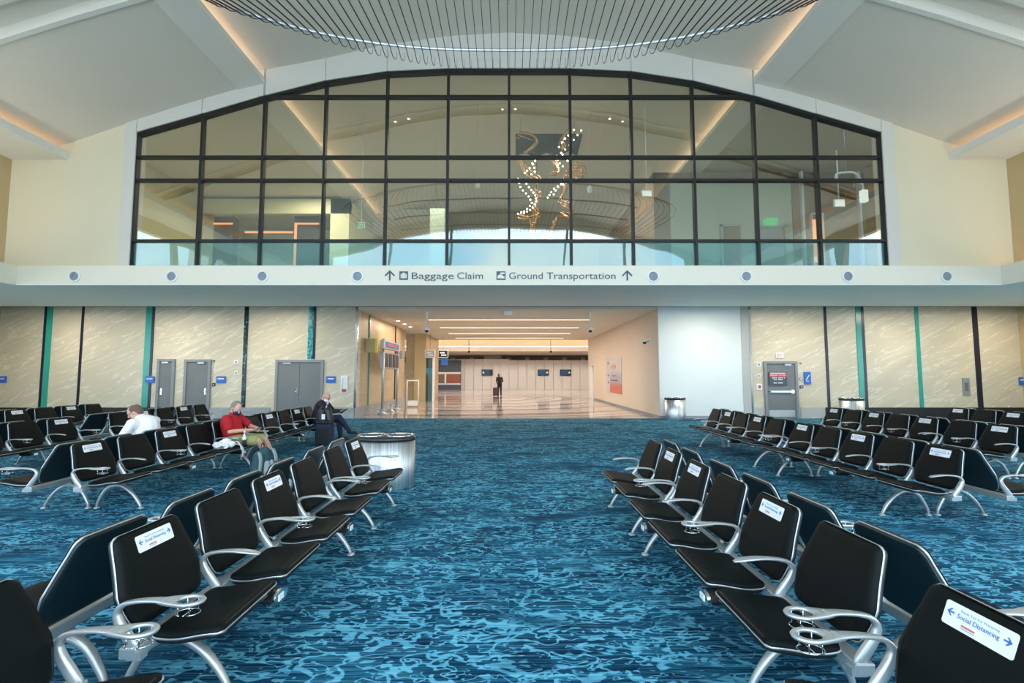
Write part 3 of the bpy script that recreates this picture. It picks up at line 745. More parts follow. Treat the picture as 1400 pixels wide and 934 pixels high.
# ------------------------------------------------------------------ doors of the stone wall
def door(n, px0, px1, pyt, leaf_to_right=True, double=False, panic=False, kick=False, label=None):
    x0, zt = at(px0, pyt, YW); x1, _ = at(px1, pyt, YW)
    y = YW
    m = MB().box(x0,x0+.10,y-.09,y+.02,0,zt).box(x1-.10,x1,y-.09,y+.02,0,zt).box(x0+.10,x1-.10,y-.09,y+.02,zt-.10,zt)
    d = struct('door_%d' % n, m, 'door_frame', bevel=.006)
    a, b = x0+.10, x1-.10
    lf = [(a,(a+b)/2-.006),((a+b)/2+.006,b)] if double else [(a,b)]
    for i, (p, q) in enumerate(lf):
        o = MB().box(p,q,y-.045,y-.005,.01,zt-.10).build('door_leaf', 'door_grey', d)
        if panic:
            h = MB().box(p+.06,q-.06,y-.10,y-.07,1.0,1.07).box(p+.06,p+.12,y-.10,y-.045,.99,1.08).box(q-.2,q-.08,y-.11,y-.045,.96,1.11); h.build('panic_bar', 'chrome', o, bevel=.006)
            MB().box(p+.05,q-.05,y-.05,y-.045,.06,.32).build('kick_plate', 'alu', o)
        elif not (double and i == 1):
            hx = q-.09 if (not double) and n != 1 else (q-.07 if double else p+.09)
            h = MB().box(hx-.03,hx+.03,y-.055,y-.045,.92,1.16).tube([(hx,y-.05,1.04),(hx,y-.10,1.04),(hx-.12,y-.10,1.04)], .012, 8)
            h.build('lever_handle', 'chrome', o)
    MB().box(x1-.5 if not double else x0+.3,x1-.25 if not double else x0+.6,y-.095,y-.045,zt-.17,zt-.11).build('door_closer', 'alu', d)
    return x0, x1, zt
door(1, 217, 241, 491); door(2, 254, 290, 491.5); door(3, 378, 443.5, 492, double=True); door(4, 1043, 1088.5, 494, panic=True)

def wsign(px, py, wd, ht, label, lines, name='room_sign', cols=('sign_blue','white_plastic'), cat='sign', group=None):
    x, z = at(px, py, YW); t = empty(name, (x,YW-.03,z), label, cat, group)
    MB().box(-wd/2,wd/2,-.02,0,-ht/2,ht/2).build('plate', cols[0], t, bevel=.004)
    m = MB()
    for s, h, dz, w_ in lines:
        if s in ('EXIT',) : text(m, s, h, (0,-.0225,dz), 0, w_)
        else:   # too small to read in the photo: short pale strokes
            n_ = len(s)
            for k_ in range(n_): m.box(-w_/2+w_*k_/n_, -w_/2+w_*(k_+.7)/n_, -.0225, -.02, dz-h/2, dz+h/2)
    if lines: m.build('lettering', cols[1], t)
    return t
G = None
for px, lab, s in [(4,'small blue room sign at the left photo edge','...'),(206,'small blue room sign on the teal strip beside the narrow grey door','....'),
        (303,'small blue room sign between the grey door and the light switches','.......'),(453,'small blue room sign right of the grey double doors','..........')]:
    wsign(px, 519, .36, .26, lab, [(s,.05,.03,.24)])
wsign(1397, 521, .3, .3, 'small blue sign at the right photo edge', [('...',.05,.04,.2)])
t = wsign(1103, 517, .27, .48, 'tall blue sign with a white diagonal stroke by the exit door', [('....',.03,-.12,.12)], 'stair_sign')
MB().prism([(-.07,-.06),(-.05,-.08),(.08,.11),(.06,.13)], 'y', -.026, -.02).build('diagonal_mark', 'white_plastic', t)
wsign(1065, 486, .30, .20, 'small illuminated EXIT sign with red letters above the grey door', [('EXIT',.11,0,.22)], 'exit_sign', ('white_plastic','red'))
t = wsign(1062, 517.5, .70, .50, 'dark warning notice with a red band on the exit door', [('...............',.04,.20,.6)], 'warning_notice', ('ink_grey','white_plastic'))
t.location.y -= .043
m = MB().box(-.35,.35,-.024,-.02,.07,.165); m.build('red_band', 'red', t)
m = MB(); text(m, 'EMERGENCY EXIT ONLY', .05, (0,-.0265,.115), 0, .62)
for i, s in enumerate(('AUTHORIZED PERSONNEL','ALARM WILL SOUND','PUSH UNTIL ALARM SOUNDS','DOOR CAN BE OPENED')): [m.box(-.27+.54*k_/12, -.27+.54*(k_+.75)/12, -.0225, -.02, .005-.065*i, .04-.065*i) for k_ in range(1+i%2, 12-i%2) if (k_*(i+3))%5]
m.build('small_print', 'white_plastic', t)
# small devices on the wall
def dev(px, py, wd, ht, name, label, m0='white_plastic', m1='steel_grey', cat='wall device', dx=0):
    x, z = at(px, py, YW); t = empty(name, (x,YW,z), label, cat)
    MB().box(-wd/2,wd/2,-.03,0,-ht/2,ht/2).build('housing', m0, t, bevel=.005)
    MB().box(-wd*.25,wd*.25,-.036,-.03,-ht*.25,ht*.25).build('face', m1, t)
dev(323, 495.5, .16, .16, 'fire_strobe', 'white square strobe high on the stone wall right of the grey door')
dev(323, 510, .14, .14, 'light_switch', 'white light switch plate below the square strobe')
dev(292.5, 526, .12, .12, 'card_reader', 'small black card reader right of the grey door', 'black')
dev(293, 493.5, .07, .06, 'door_sensor', 'tiny dark sensor at the top corner of the grey door', 'black')
dev(1037, 498.5, .17, .17, 'fire_strobe', 'white square strobe left of the exit door top')
dev(1037.5, 514, .10, .16, 'light_switch', 'white switch plate left of the exit door notice')
dev(1038, 529, .2, .24, 'fire_alarm_pull', 'red and white fire alarm pull left of the exit door', 'white_plastic', 'red')
dev(1094, 496.5, .07, .05, 'door_sensor', 'tiny dark sensor right of the exit door top', 'black')
dev(1094.5, 518, .09, .08, 'keypad', 'small grey keypad right of the exit door', 'steel_grey', 'white_plastic')
dev(1095.5, 529, .14, .11, 'card_reader', 'black card reader right of the exit door bar', 'black')
dev(1320.5, 529, .28, .68, 'recessed_cabinet', 'tall recessed steel cabinet in the stone near the right edge', 'steel_grey', 'shade_and_cabinet_grey', 'cabinet')
dev(1380, 557, .1, .12, 'wall_outlet', 'white outlet low on the stone wall near the right edge')
dev(176.5, 556, .1, .12, 'wall_outlet', 'white outlet just above the head of the man in white')
x, z = at(471, 525.5, YW); t = empty('telephone', (x,YW,z), 'cream courtesy telephone and red tag on stone wall beside the corridor opening', 'telephone')
MB().box(-.14,.14,-.06,0,-.34,.34).build('backplate', 'white_plastic', t, bevel=.02)
MB().sweep(sm([(-.05,-.09,.26),(-.05,-.13,.15),(-.05,-.13,-.05),(-.05,-.09,-.15)],4), .03, .022, n=8).build('handset', 'fascia_cream', t)
MB().box(-.08,.10,-.075,-.06,-.3,-.18).build('tag', 'red', t)

# ------------------------------------------------------------------ vents and wayfinding on the fascia
for i, (px, py) in enumerate([(102,376),(235,377),(359,377),(489,377),(893,379),(1020,379),(1159,379),(1294,379)]):
    x, z = at(px, 378, YF); side_ = 'left' if i < 4 else 'right'
    n_ = ['leftmost','second from left','third from left','left of the Baggage Claim lettering','right of the Ground Transportation lettering','third from right','second from right','rightmost'][i]
    t = empty('air_vent', (x,YF,z), 'round silver air nozzle on the cream fascia, '+n_, 'air vent', 'round air nozzles along the fascia')
    MB().lathe([(.125,-.03),(.165,-.03),(.175,-.012),(.175,0),(.125,0)], n=32, axis='y', closed=True).build('ring', 'white_plastic', t)
    m = MB().lathe([(.128,-.008),(.10,-.028),(.05,-.012),(.01,-.03)], n=28, axis='y')
    for k in range(3): m.lathe([(.03+.035*k,-.026),(.036+.035*k,-.034),(.042+.035*k,-.026)], n=24, axis='y', closed=True)
    m.build('nozzle', 'nozzle_grey', t)
def fsign(s, spans, h, label):
    a, z = at(spans[0][0], 377, YF); t = empty('wayfinding_sign', (a,YF,z), label, 'sign lettering')
    for wd, (p0, p1) in zip(s.split(), spans):
        a2, _ = at(p0, 377, YF); b2, _ = at(p1, 377, YF); m = MB(); text(m, wd, h, ((a2+b2)/2-a,-.008,0), 0, b2-a2, depth=.016); m.build('lettering', 'ink_grey', t)
fsign('Baggage Claim', [(563,620.5),(625,660.5)], .19, 'grey raised letters reading Baggage Claim on the cream fascia')
fsign('Ground Transportation', [(696,742),(747.5,841.5)], .19, 'grey raised letters reading Ground Transportation on the cream fascia')
for px, lab in ((533,'grey up arrow left of the Baggage Claim lettering'),(857.5,'grey up arrow right of the Ground Transportation lettering')):
    x, z = at(px, 377, YF); m = MB().box(x-.022,x+.022,YF-.016,YF,z-.14,z+.1)
    for s in (-1,1): m.prism([(x,z+.16),(x,z+.10),(x+s*.12,z-.02),(x+s*.15,z+.01)], 'y', YF-.016, YF)
    tag(m.build('arrow_sign', 'ink_grey'), lab, 'arrow')
x, z = at(552, 377, YF); m = MB().box(x-.125,x+.125,YF-.008,YF,z-.125,z+.125); o = m.build('suitcase_pictogram', 'ink_grey'); tag(o, 'square dark suitcase pictogram before the Baggage Claim lettering', 'pictogram')
MB().box(x-.085,x+.085,YF-.014,YF-.008,z-.075,z+.055).box(x-.03,x+.03,YF-.014,YF-.008,z+.055,z+.085).build('suitcase_mark', 'fascia_cream', o)
MB().box(x-.05,x-.04,YF-.016,YF-.014,z-.075,z+.055).box(x+.04,x+.05,YF-.016,YF-.014,z-.075,z+.055).build('straps', 'ink_grey', o)
x, z = at(685, 377, YF); o = MB().box(x-.13,x+.13,YF-.008,YF,z-.125,z+.125).build('vehicle_pictogram', 'ink_grey'); tag(o, 'square dark bus and taxi pictogram before the Ground Transportation lettering', 'pictogram')
m = MB().prism([(x-.10,z-.08),(x+.10,z-.08),(x+.10,z-.02),(x+.06,z-.015),(x+.03,z+.03),(x-.06,z+.03),(x-.10,z-.02)], 'y', YF-.014, YF-.008)
m.box(x-.02,x+.10,YF-.014,YF-.008,z+.045,z+.09).build('vehicle_mark', 'fascia_cream', o)

# ------------------------------------------------------------------ slatted ceiling sculpture
root = empty('ceiling_sculpture', (0,9.9,8.9), 'huge hanging canopy of thin dark slats with a silver rim, top of photo', 'ceiling sculpture')
XCn, RX, ZR = .05, 5.75, 7.17+H
def yr(x): return 9.98-1.15*abs(x/5.4)**2.7
def loc(p): return (p[0]-0, p[1]-9.9, p[2]-8.9)
NS = 68
for i in range(NS):
    q = -5.75+11.5*i/(NS-1); ye = yr(q)
    def xx(t, q=q): return XCn+q*(1+.0125*q*q*t/(1+(t/2.2)**2*.6)*.55) if t > 0 else XCn+q
    path = []
    yy = 2.0
    ts = [ye-2.2-(k)*.55 for k in range(0,9)]
    for t in reversed([.0,.25,.6,1.1,1.7,2.5,3.4,4.5,5.6,6.8]):
        path.append((xx(t), ye-t, ZR+.10*(1-math.exp(-t*1.5))+.025*t-.02*abs(q)/5.75*0))
    e = 1-.9*min(1, abs(q/4.6))**1.6
    path += [(XCn+q*.998, ye+.16*e, ZR-.07*e), (XCn+q*.993, ye+.29*e, ZR-.15*e), (XCn+q*.985-.012*q/5, ye+.37*e, ZR-.17*e), (XCn+q*.977-.02*q/5, ye+.41*e, ZR-.12*e), (XCn+q*.972-.02*q/5, ye+.40*e, ZR-.02*e), (XCn+q*.966, ye+.33*e, ZR+.08*e)]
    path = [loc(p) for p in path]
    MB().sweep(path, [.008]*10+[.008,.007,.006,.005,.004,.003], [.020]*10+[.018,.012,.008,.006,.004,.003], side=(1,0,0), n=4, smooth=False).build('slat', 'slat', root)
rp_ = [(XCn+x, yr(x)-.02, ZR+.045) for x in [-5.35+10.7*k/40 for k in range(41)]]
MB().sweep([loc(p) for p in rp_], .035, .028, side=(0,0,1), n=8).build('rim_tube', 'rim', root)
for yy, zz in ((8.0,.14),(6.2,.18),(4.4,.22)):
    rp2 = [(XCn+x, yy+(yr(x)-10)*.8, ZR+zz+.045) for x in [-5.6+11.2*k/30 for k in range(31)]]
    MB().sweep([loc(p) for p in rp2], .03, .03, n=8).build('cross_rib', 'bronze_rib', root)
for x, y in ((-3,8.6),(0,8.8),(3,8.6),(-3,5),(3,5),(0,5)):
    MB().tube([loc((x,y,ZR+.15)), loc((x,y,11.6 if abs(x)<2 else 11.3))], .006, 6).build('hanger_cable', 'steel_grey', root)
# small spot lamps sitting in the ceiling slot
k = 0
for x in (-8.6,-8.1,-4.4,-3.9,-.25,.25,3.9,4.4,8.1,8.6):
    z = (ctop(x) if abs(x) > 7.3 else ctop(x))+.20; t = empty('ceiling_spotlight', (x,9.6,z), 'small white spotlight in the slot of the hall ceiling, seen mirrored in glass', 'spotlight', 'small spotlights in the ceiling slot')
    MB().lathe([(.05,0),(.07,-.02),(.07,-.16),(.05,-.17)], n=14).build('can', 'white_plastic', t); MB().lathe([(.052,-.172),(.052,-.178)], n=14).build('lens', 'spot_white', t)

# ------------------------------------------------------------------ upper lounge behind the arched glass
struct('wall_lounge_back', MB().box(-16,16,32.5,33,4.7,13), 'lounge_wall')
for s, k in ((-1,'left'),(1,'right')): struct('wall_lounge_'+k, MB().box(s*14.8,s*15.2,YG+.4,33,4.7,11), 'lounge_green' if s < 0 else 'wood')
# left display room: a box with a long opening
a, zt = at(224, 272, 22); b, _ = at(478, 272, 22); _, zo = at(300, 292, 22)
m = MB().box(a-6,b,22,22.3,zo,zt).box(a,at(241,300,22)[0],22,22.3,4.7,zo).box(b-.9,b,22,27,4.7,zt).box(a-6,b-.9,22.3,27,zt-.25,zt)
struct('wall_display_room', m, 'lounge_green')
struct('wall_display_back', MB().box(a-5,b-.9,25.5,25.7,4.7,zo+.3), 'pale_green')
for p0, p1, lab in ((276,319,'dark picture display with glowing orange frame, left one behind the glass'),(403,437,'dark picture display with glowing orange frame, right one behind the glass')):
    x0, z1 = at(p0, 296, 23); x1, _ = at(p1, 296, 23); t = empty('display_case', ((x0+x1)/2,23,4.7), lab, 'display case', 'lit display cases in the upper lounge'); w2 = (x1-x0)/2
    MB().box(-w2,w2,0,.5,0,z1-4.7).build('back_panel', 'black', t)
    MB().box(-w2+.1,w2,-.05,-.01,z1-4.7-.42,z1-4.7-.34).box(-w2+.02,-w2+.14,-.05,-.01,0,z1-4.7-.34).build('glow_strip', 'orange_glow', t)
    m = MB()
    for i in range(9): m.ball((random.uniform(-w2+.3,w2-.1),-.03,random.uniform(1.2,2.7)), (random.uniform(.1,.25),.02,random.uniform(.05,.2)), 8)
    m.build('picture', 'steel_grey', t)
x0, z0 = at(335, 316, 24); x1, _ = at(401, 316, 24)
t = empty('counter_light', ((x0+x1)/2,24,z0), 'long warm glowing shelf light between two displays in the lounge', 'light strip'); w2 = (x1-x0)/2
MB().box(-w2,w2,0,.3,-.10,.02).build('shelf', 'wood', t); MB().box(-w2,w2,-.04,0,-.12,-.02).build('glow_strip', 'orange_glow', t)
# brown panels and column, middle left
struct('wall_lounge_mid', MB().box(at(486,286,26)[0],at(590,286,26)[0],26,26.3,4.7,at(486,286,26)[1]), 'lounge_wall')
struct('wall_lounge_column', MB().box(at(588,285,21)[0],at(608,285,21)[0],21,21.6,4.7,at(588,285,21)[1]), 'pale_green')
# right wooden block with pale doors
a, zt = at(893, 236, 19); b, _ = at(1100, 236, 19)
m = MB().box(a,at(915,236,19)[0],19,19.4,4.7,zt).box(a,b+3,19,19.4,zt-.35,zt).box(a,a+.3,19.4,31,4.7,zt).box(at(1082,250,19)[0],b+6,19,19.4,4.7,zt)
struct('wall_wood_block', m, 'wood')
struct('wall_pale_panel', MB().box(at(915,250,19)[0],at(1083,250,19)[0],19.05,19.3,4.7,zt-.35), 'pale_green')
for p0, p1, pt, n, mt in ((984,1014,307,5,'wood'),(1033,1074,308,6,'steel_grey')):
    x0, z1 = at(p0, pt, 18.98); x1, _ = at(p1, pt, 18.98)
    d = struct('door_%d' % n, MB().box(x0,x0+.1,18.9,19.06,4.7,z1).box(x1-.1,x1,18.9,19.06,4.7,z1).box(x0,x1,18.9,19.06,z1-.1,z1), 'frame_grey')
    MB().box(x0+.1,x1-.1,18.95,19.03,4.7,z1-.1).build('door_leaf', mt, d)
struct('trim_30', MB().box(*[at(p,240,18.9)[0] for p in (1094,1097)],18.85,19.0,4.7,zt).box(*[at(p,240,18.9)[0] for p in (1172,1175)],18.85,19.0,4.7,zt), 'white_wall')
x0, z1 = at(1107, 292, 18.9); x1, _ = at(1124, 292, 18.9)
struct('window_4', MB().box(x0,x0+.04,18.8,18.95,4.7,z1).box(x0,x1,18.8,18.95,z1-.04,z1).box(x1-.04,x1,18.8,18.95,4.7,z1), 'white_wall')
tag(MB().box(x0+.1,x1,18.9,18.98,6.3,z1-.25).build('wall_light', 'orange_glow'), 'small orange lit panel in the wooden lounge wall', 'light panel')
tag(MB().box(at(1097,319,18.9)[0],at(1105,319,18.9)[0],18.88,18.98,5.9,6.35).build('room_sign', 'sign_blue'), 'small blue sign on the wooden lounge wall behind the glass', 'sign')
def hang(px, py, ptop, Y, wd, ht, lab, body='white_plastic', face='exit_green', word='EXIT', name='hanging_exit_sign'):
    x, z = at(px, py, Y); _, zt = at(px, ptop, Y); zt = min(zt, ctop(x)+.05)
    t = empty(name, (x,Y,z), lab, 'hanging sign')
    MB().tube([(0,0,ht/2),(0,0,zt-z)], .018, 8).build('rod', 'white_plastic', t); MB().box(-wd/2,wd/2,-.04,.04,-ht/2,ht/2).build('box', body, t, bevel=.01)
    MB().box(-wd/2+.02,wd/2-.02,-.046,-.04,-ht/2+.02,ht/2-.04).build('face', face, t)
    if word: m = MB(); text(m, word, ht*.4, (0,-.049,-.01), 0, wd*.6); m.build('lettering', 'white_plastic', t)
    return t
hang(494, 308, 150, 16.5, .26, .22, 'green EXIT sign on a long white rod in the left part of the arch')
hang(884, 265, 90, 15.5, .34, .24, 'pale box hanging on a long white rod right of the gold artwork', 'white_plastic', 'lamp_white', None, 'hanging_lamp_box')
hang(1147, 278, 90, 15.5, .36, .28, 'pale box hanging on a long white rod in the right part of the arch', 'white_plastic', 'lamp_white', None, 'hanging_lamp_box')
for px, py, lab in ((653,252,'small white pendant device left of the gold artwork'),(806.5,259,'small white pendant device right of the gold artwork')):
    x, z = at(px, py, 17); t = empty('pendant_speaker', (x,17,z), lab, 'pendant device')
    MB().tube([(0,0,.1),(0,0,1.2 if False else ctop(x)-z)], .006, 6).build('cable', 'white_plastic', t); MB().lathe([(.04,.12),(.09,.08),(.09,-.12),(.05,-.14)], n=14).build('body', 'white_plastic', t)
x, z = at(1054, 303, 18.7); tag(MB().box(x-.24,x+.24,18.6,18.85,z-.12,z+.12).build('exit_sign', 'exit_green'), 'small green lit exit sign above the lounge door behind the glass', 'sign')
# bent white light arm at the right
t = empty('wall_lamp_arm', (at(1142,240,15)[0],15,at(1142,240,15)[1]), 'bent white lamp arm behind the glass near the right jamb', 'lamp')
MB().tube(sm([(0,0,-.15),(.05,0,.05),(.35,0,.1),(.65,0,.08),(.85,0,-.2),(.9,0,-.5)],4), .035, 8).build('arm', 'white_plastic', t)
MB().box(.8,1.0,-.08,.08,-.9,-.5).build('lamp_head', 'lamp_white', t, bevel=.02); MB().tube([(.35,0,.1),(.35,0,4)], .02, 6).build('support_rod', 'steel_grey', t)

# gold curled artwork with bulbs
t = empty('hanging_artwork', (at(745,180,18)[0],18,at(745,180,18)[1]), 'gold curled hanging artwork with rows of small bulbs under a dark mirror panel', 'artwork')
O = t.location
def ap(px, py, dy=0): x, z = at(px, py, 18); return (x-O.x, dy, z-O.z)
m = MB(); p = [ap(705,181),ap(797,181),ap(790,210),ap(778,203),ap(765,210),ap(748,205),ap(735,211),ap(718,206),ap(705,209)]
m.prism([(q[0],q[2]) for q in p], 'y', .1, .25); m.build('mirror_panel', 'black', t)
curls = [[(706,187),(722,190),(730,200),(716,210)],[(708,220),(716,235),(728,244),(735,250)],[(750,212),(757,224),(760,236),(752,240)],[(770,185),(764,198),(768,208)],
 [(790,230),(776,234),(770,244),(784,240),(792,246)],[(765,250),(770,262),(764,276),(776,284)],[(728,262),(735,270),(728,284),(734,296),(724,300)],
 [(708,295),(718,300),(730,296),(728,306)],[(770,280),(780,288),(778,298),(766,294),(758,302),(752,316)],[(780,228),(792,232),(797,242)],[(724,300),(726,312),(724,326)],[(752,316),(750,326)]]
for c in curls:
    m = MB(); n0 = len(c)
    for k in range(4):
        m.tube(sm([ap(x+k*1.6, y-k*1.3, random.uniform(-.25,.25)) for x, y in c], 5), .035, 6)
    m.build('gold_curl', 'gold', t)
bl = []
for path, n in (([(708,249),(712,262),(722,272),(727,282),(718,292),(708,296)],13),([(716,251),(724,262),(731,270),(733,280),(726,290),(716,295)],13),
    ([(733,220),(730,228),(722,236),(717,241)],6),([(725,222),(728,230),(732,238),(726,243)],5),([(763,206),(770,196),(777,189),(783,183)],6),([(766,214),(775,206),(785,194),(793,184)],6),
    ([(760,218),(762,226),(768,232)],4),([(768,216),(773,224),(778,226)],4),([(776,251),(770,256),(758,260),(752,268),(748,274)],8),([(766,256),(760,262),(756,270)],4)):
    for k in range(n):
        u = k/(n-1)*(len(path)-1); i = min(int(u), len(path)-2); x = path[i][0]+(path[i+1][0]-path[i][0])*(u-i); y = path[i][1]+(path[i+1][1]-path[i][1])*(u-i); bl.append((x,y))
for x, y in bl: MB().ball(ap(x, y, -.3), .032, 8).build('bulb', 'bulb', t)
for x, y0 in ((712,181),(785,181)): MB().tube([ap(x,y0),(ap(x,y0)[0],0,11.9-O.z)], .012, 6).build('hanger_cable', 'steel_grey', t)
MB().tube([ap(734,205,.15),ap(734,300,.15)], .015, 6).build('hanger_cable', 'black', t)

# ------------------------------------------------------------------ corridor things
for px, lab in ((583.5,'white ceiling pole with dome camera, left one before the corridor'),(807,'white ceiling pole with dome camera, right one before the corridor')):
    x, _ = at(px, 440, 19.1); _, z = at(px, 453, 19.1); t = empty('dome_camera', (x,19.1,ZS), lab, 'security camera')
    MB().tube([(0,0,0),(0,0,z-ZS+.12)], .035, 12).lathe([(.08,0),(.08,-.03)], n=16).build('pole', 'white_plastic', t)
    MB().lathe([(.03,.16),(.10,.12),(.125,.06),(.125,.04)], c=(0,0,z-ZS), n=18).build('camera_housing', 'white_plastic', t)
    MB().ball((0,0,z-ZS+.03), (.08,.08,.085), 14).build('dome', 'black', t)
x, z = at(888, 467, 19.2); t = empty('wall_camera', (5.83,19.2,z), 'white wall mounted dome camera on the right corridor corner', 'security camera')
MB().tube([(0,0,.03),(-.15,0,.05),(-.22,0,.03)], .04, 10).box(-.03,0,-.06,.06,-.06,.12).build('bracket', 'white_plastic', t)
MB().lathe([(.04,.06),(.10,.03),(.11,-.02)], c=(-.26,0,0), n=16).build('camera_housing', 'white_plastic', t); MB().ball((-.26,0,-.03), .08, 12).build('dome', 'black', t)
x, z = at(695, 428.5, 18.9); tag(MB().box(x-.17,x+.17,18.8,18.95,z-.08,ZS).build('ceiling_beacon', 'white_plastic', bevel=.01), 'small white box under the ceiling over the corridor entrance', 'wall device')
for px in (641,753):
    x, zb = at(px, 481, 36); t = empty('pendant_sensor', (x,36,6.6), ['thin dark rod hanging in the far hall, left','thin dark rod hanging in the far hall, right'][px > 700], 'hanging rod')
    MB().tube([(0,0,0),(0,0,zb-6.6)], .03, 8).build('rod', 'steel_grey', t); MB().ball((0,0,zb-6.6), .09, 10).build('end', 'black', t)
for k, px in enumerate((513.0,)): pass
for i, (x, y) in enumerate(((-5.3,22.2),(-5.3,23.6),(-5.3,25))):
    t = empty('downlight', (x,y,ZS), 'small round bright downlight over the left corridor wall', 'downlight', 'downlights over the left corridor wall')
    MB().lathe([(.10,0),(.13,-.012),(.13,-.02),(.10,-.02)], n=18).build('ring', 'white_plastic', t); MB().lathe([(.09,-.015),(.085,-.022)], n=16).build('lens', 'spot_white', t)
    area('corridor_downlight', (x,y,ZS-.05), .15, .15, 25, (1,.8,.55))
# poster
z0, z1 = .68, 2.62
t = empty('wall_poster', (5.825,26.1,z0), 'tall grey and coral poster with a red sound-wave mark on the right corridor wall', 'poster')
MB().box(-.02,0,-1.85,1.9,0,z1-z0).build('sheet', 'poster', t)
MB().box(-.024,-.001,.95,1.95,-.02,z1-z0+.02).build('side_panel', 'poster_grey', t)
m = MB()
for k, h in enumerate((.10,.24,.16,.3,.12)): m.box(-.03,-.02,.55-k*.27-.05,.55-k*.27+.05,z1-z0-.5-h/1.6,z1-z0-.5+h/1.6)
m.build('sound_wave_mark', 'terra_red', t)
MB().box(-.028,-.02,-.7,.4,z1-z0-1.02,z1-z0-.98).box(-.028,-.02,-1.0,.7,z1-z0-1.28,z1-z0-1.22).box(-.028,-.02,1.2,1.5,.5,.62).box(-.028,-.02,1.2,1.5,.9,1.02).box(-.028,-.02,1.2,1.5,1.6,1.72).build('text_lines', 'ink_grey', t)
# white door at the far end of right wall
d = struct('door_7', MB().box(5.76,5.83,32.4,32.5,0,2.3).box(5.76,5.83,33.9,34.0,0,2.3).box(5.76,5.83,32.4,34,2.2,2.3), 'white_wall')
MB().box(5.78,5.83,32.5,33.9,0,2.2).build('door_leaf', 'white_plastic', d)
# flight screens on posts
t = empty('flight_display_stand', (-5.45,20.3,0), 'silver two-post stand with four dark flight screens on the left of the corridor', 'display stand')
for y in (0,2.6):
    p_ = MB().tube([(0,y,.02),(0,y,3.25)], .06, 14).build('post', 'alu', t)
    MB().lathe([(.2,0),(.2,.03),(.09,.06),(.09,.16),(.13,.18),(.13,.2)], (0,y,0), 18).build('foot', 'alu', p_)
h_ = MB().box(-.12,.06,-.1,2.75,2.82,3.2).build('header_box', 'alu', t, bevel=.01)
MB().box(.06,.07,.1,2.5,2.88,3.14).build('header_face', 'ink_blue', h_); MB().box(.07,.075,.35,2.2,2.95,3.08).build('header_stripe', 'red', h_)
MB().box(-.12,.04,-.15,2.85,1.95,2.68).build('screen_frame', 'steel_grey', t, bevel=.01)
for k in range(4): MB().box(.04,.055,.15+k*.66,.15+k*.66+.48,2.02,2.62).build('screen', 'black', t)
t = empty('flight_display_stand', (-5.4,21.6,0), 'short silver bollard between the posts of the flight display', 'bollard'); t.name = 'bollard'
MB().lathe([(.16,0),(.16,.03),(.06,.06),(.05,.3),(.08,.32),(.05,.36)], n=18).build('post', 'alu', t)
x, z = -6.0, 2.75
t = empty('wall_box_sign', (-6.02,19.6,2.9), 'yellow edged projecting box sign on the tan corridor wall', 'sign')
MB().box(0,.42,-.06,.06,-.28,.28).build('panel', 'tan_wall', t, bevel=.01); MB().box(.42,.5,-.07,.07,-.3,.3).box(0,.42,-.07,.07,.28,.31).build('edge', 'yellow', t)
t = empty('speaker_box', (-6.02,25.2,2.75), 'dark box speaker on the corridor wall beyond the flight screens', 'speaker')
MB().box(0,.3,-.18,.18,-.22,.22).build('box', 'steel_grey', t, bevel=.01)
t = empty('luggage_gate', (-5.3,24.4,0), 'tall white metal loop frame standing in the corridor beyond the flight display', 'metal frame')
MB().tube([(0,0,0),(0,0,1.35),(.0,0,1.38),(.6,0,1.38),(.6,0,1.35),(.6,0,0)], .03, 8).build('frame', 'white_plastic', t); MB().box(.05,.55,-.02,.02,.08,.35).build('lower_panel', 'white_plastic', t)
# elevator recess, glass column, sign boxes
struct('wall_recess_dark', MB().box(-5.9,-5.2,29.2,29.5,0,ZS), 'tan_wall')
struct('trim_31', MB().box(-5.19,-5.05,29.3,29.5,0,3.2), 'white_wall')
x0, _ = at(580, 500, 29.3); x1, _ = at(592, 500, 29.3)
t = empty('glass_column', (x0,29.3,0), 'tall blue-green glass panel standing left in the corridor', 'glass panel')
MB().box(0,x1-x0,0,.3,0,3.1).build('panel', 'blue_glass', t); MB().box(.02,x1-x0-.02,-.02,0,1.7,2.1).build('band', 'sky_blue', t); MB().box(x1-x0-.03,x1-x0+.05,-.03,.3,0,3.1).build('edge', 'white_plastic', t)
for px, lab, yy in ((588,'white pictogram sign box hanging by the blue glass panel',29.0),(606,'black and white pictogram sign box hanging over the corridor',29.6)):
    x, z = at(px, 484, yy); t = empty('hanging_sign', (x,yy,z), lab, 'sign')
    MB().box(-.32,.32,-.05,.05,-.25,.25).build('box', 'white_plastic', t, bevel=.02)
    MB().box(-.28,.28,-.056,-.05,-.2,.2).build('face', 'black' if px > 600 else 'frame_grey', t)
    m = MB().box(-.2,.1,-.062,-.056,.02,.12).box(-.12,.2,-.062,-.056,-.12,-.03); m.build('pictogram', 'white_plastic', t)
    MB().box(-.01,.01,-.01,.01,.25,ZS-z).build('rod', 'steel_grey', t)
x, z = at(609, 493.5, 29.6); tag(MB().box(x-.3,x+.1,29.75,29.85,z-.25,z+.2).build('banner', 'ink_blue', bevel=.02), 'small blue banner under the black pictogram sign', 'banner')
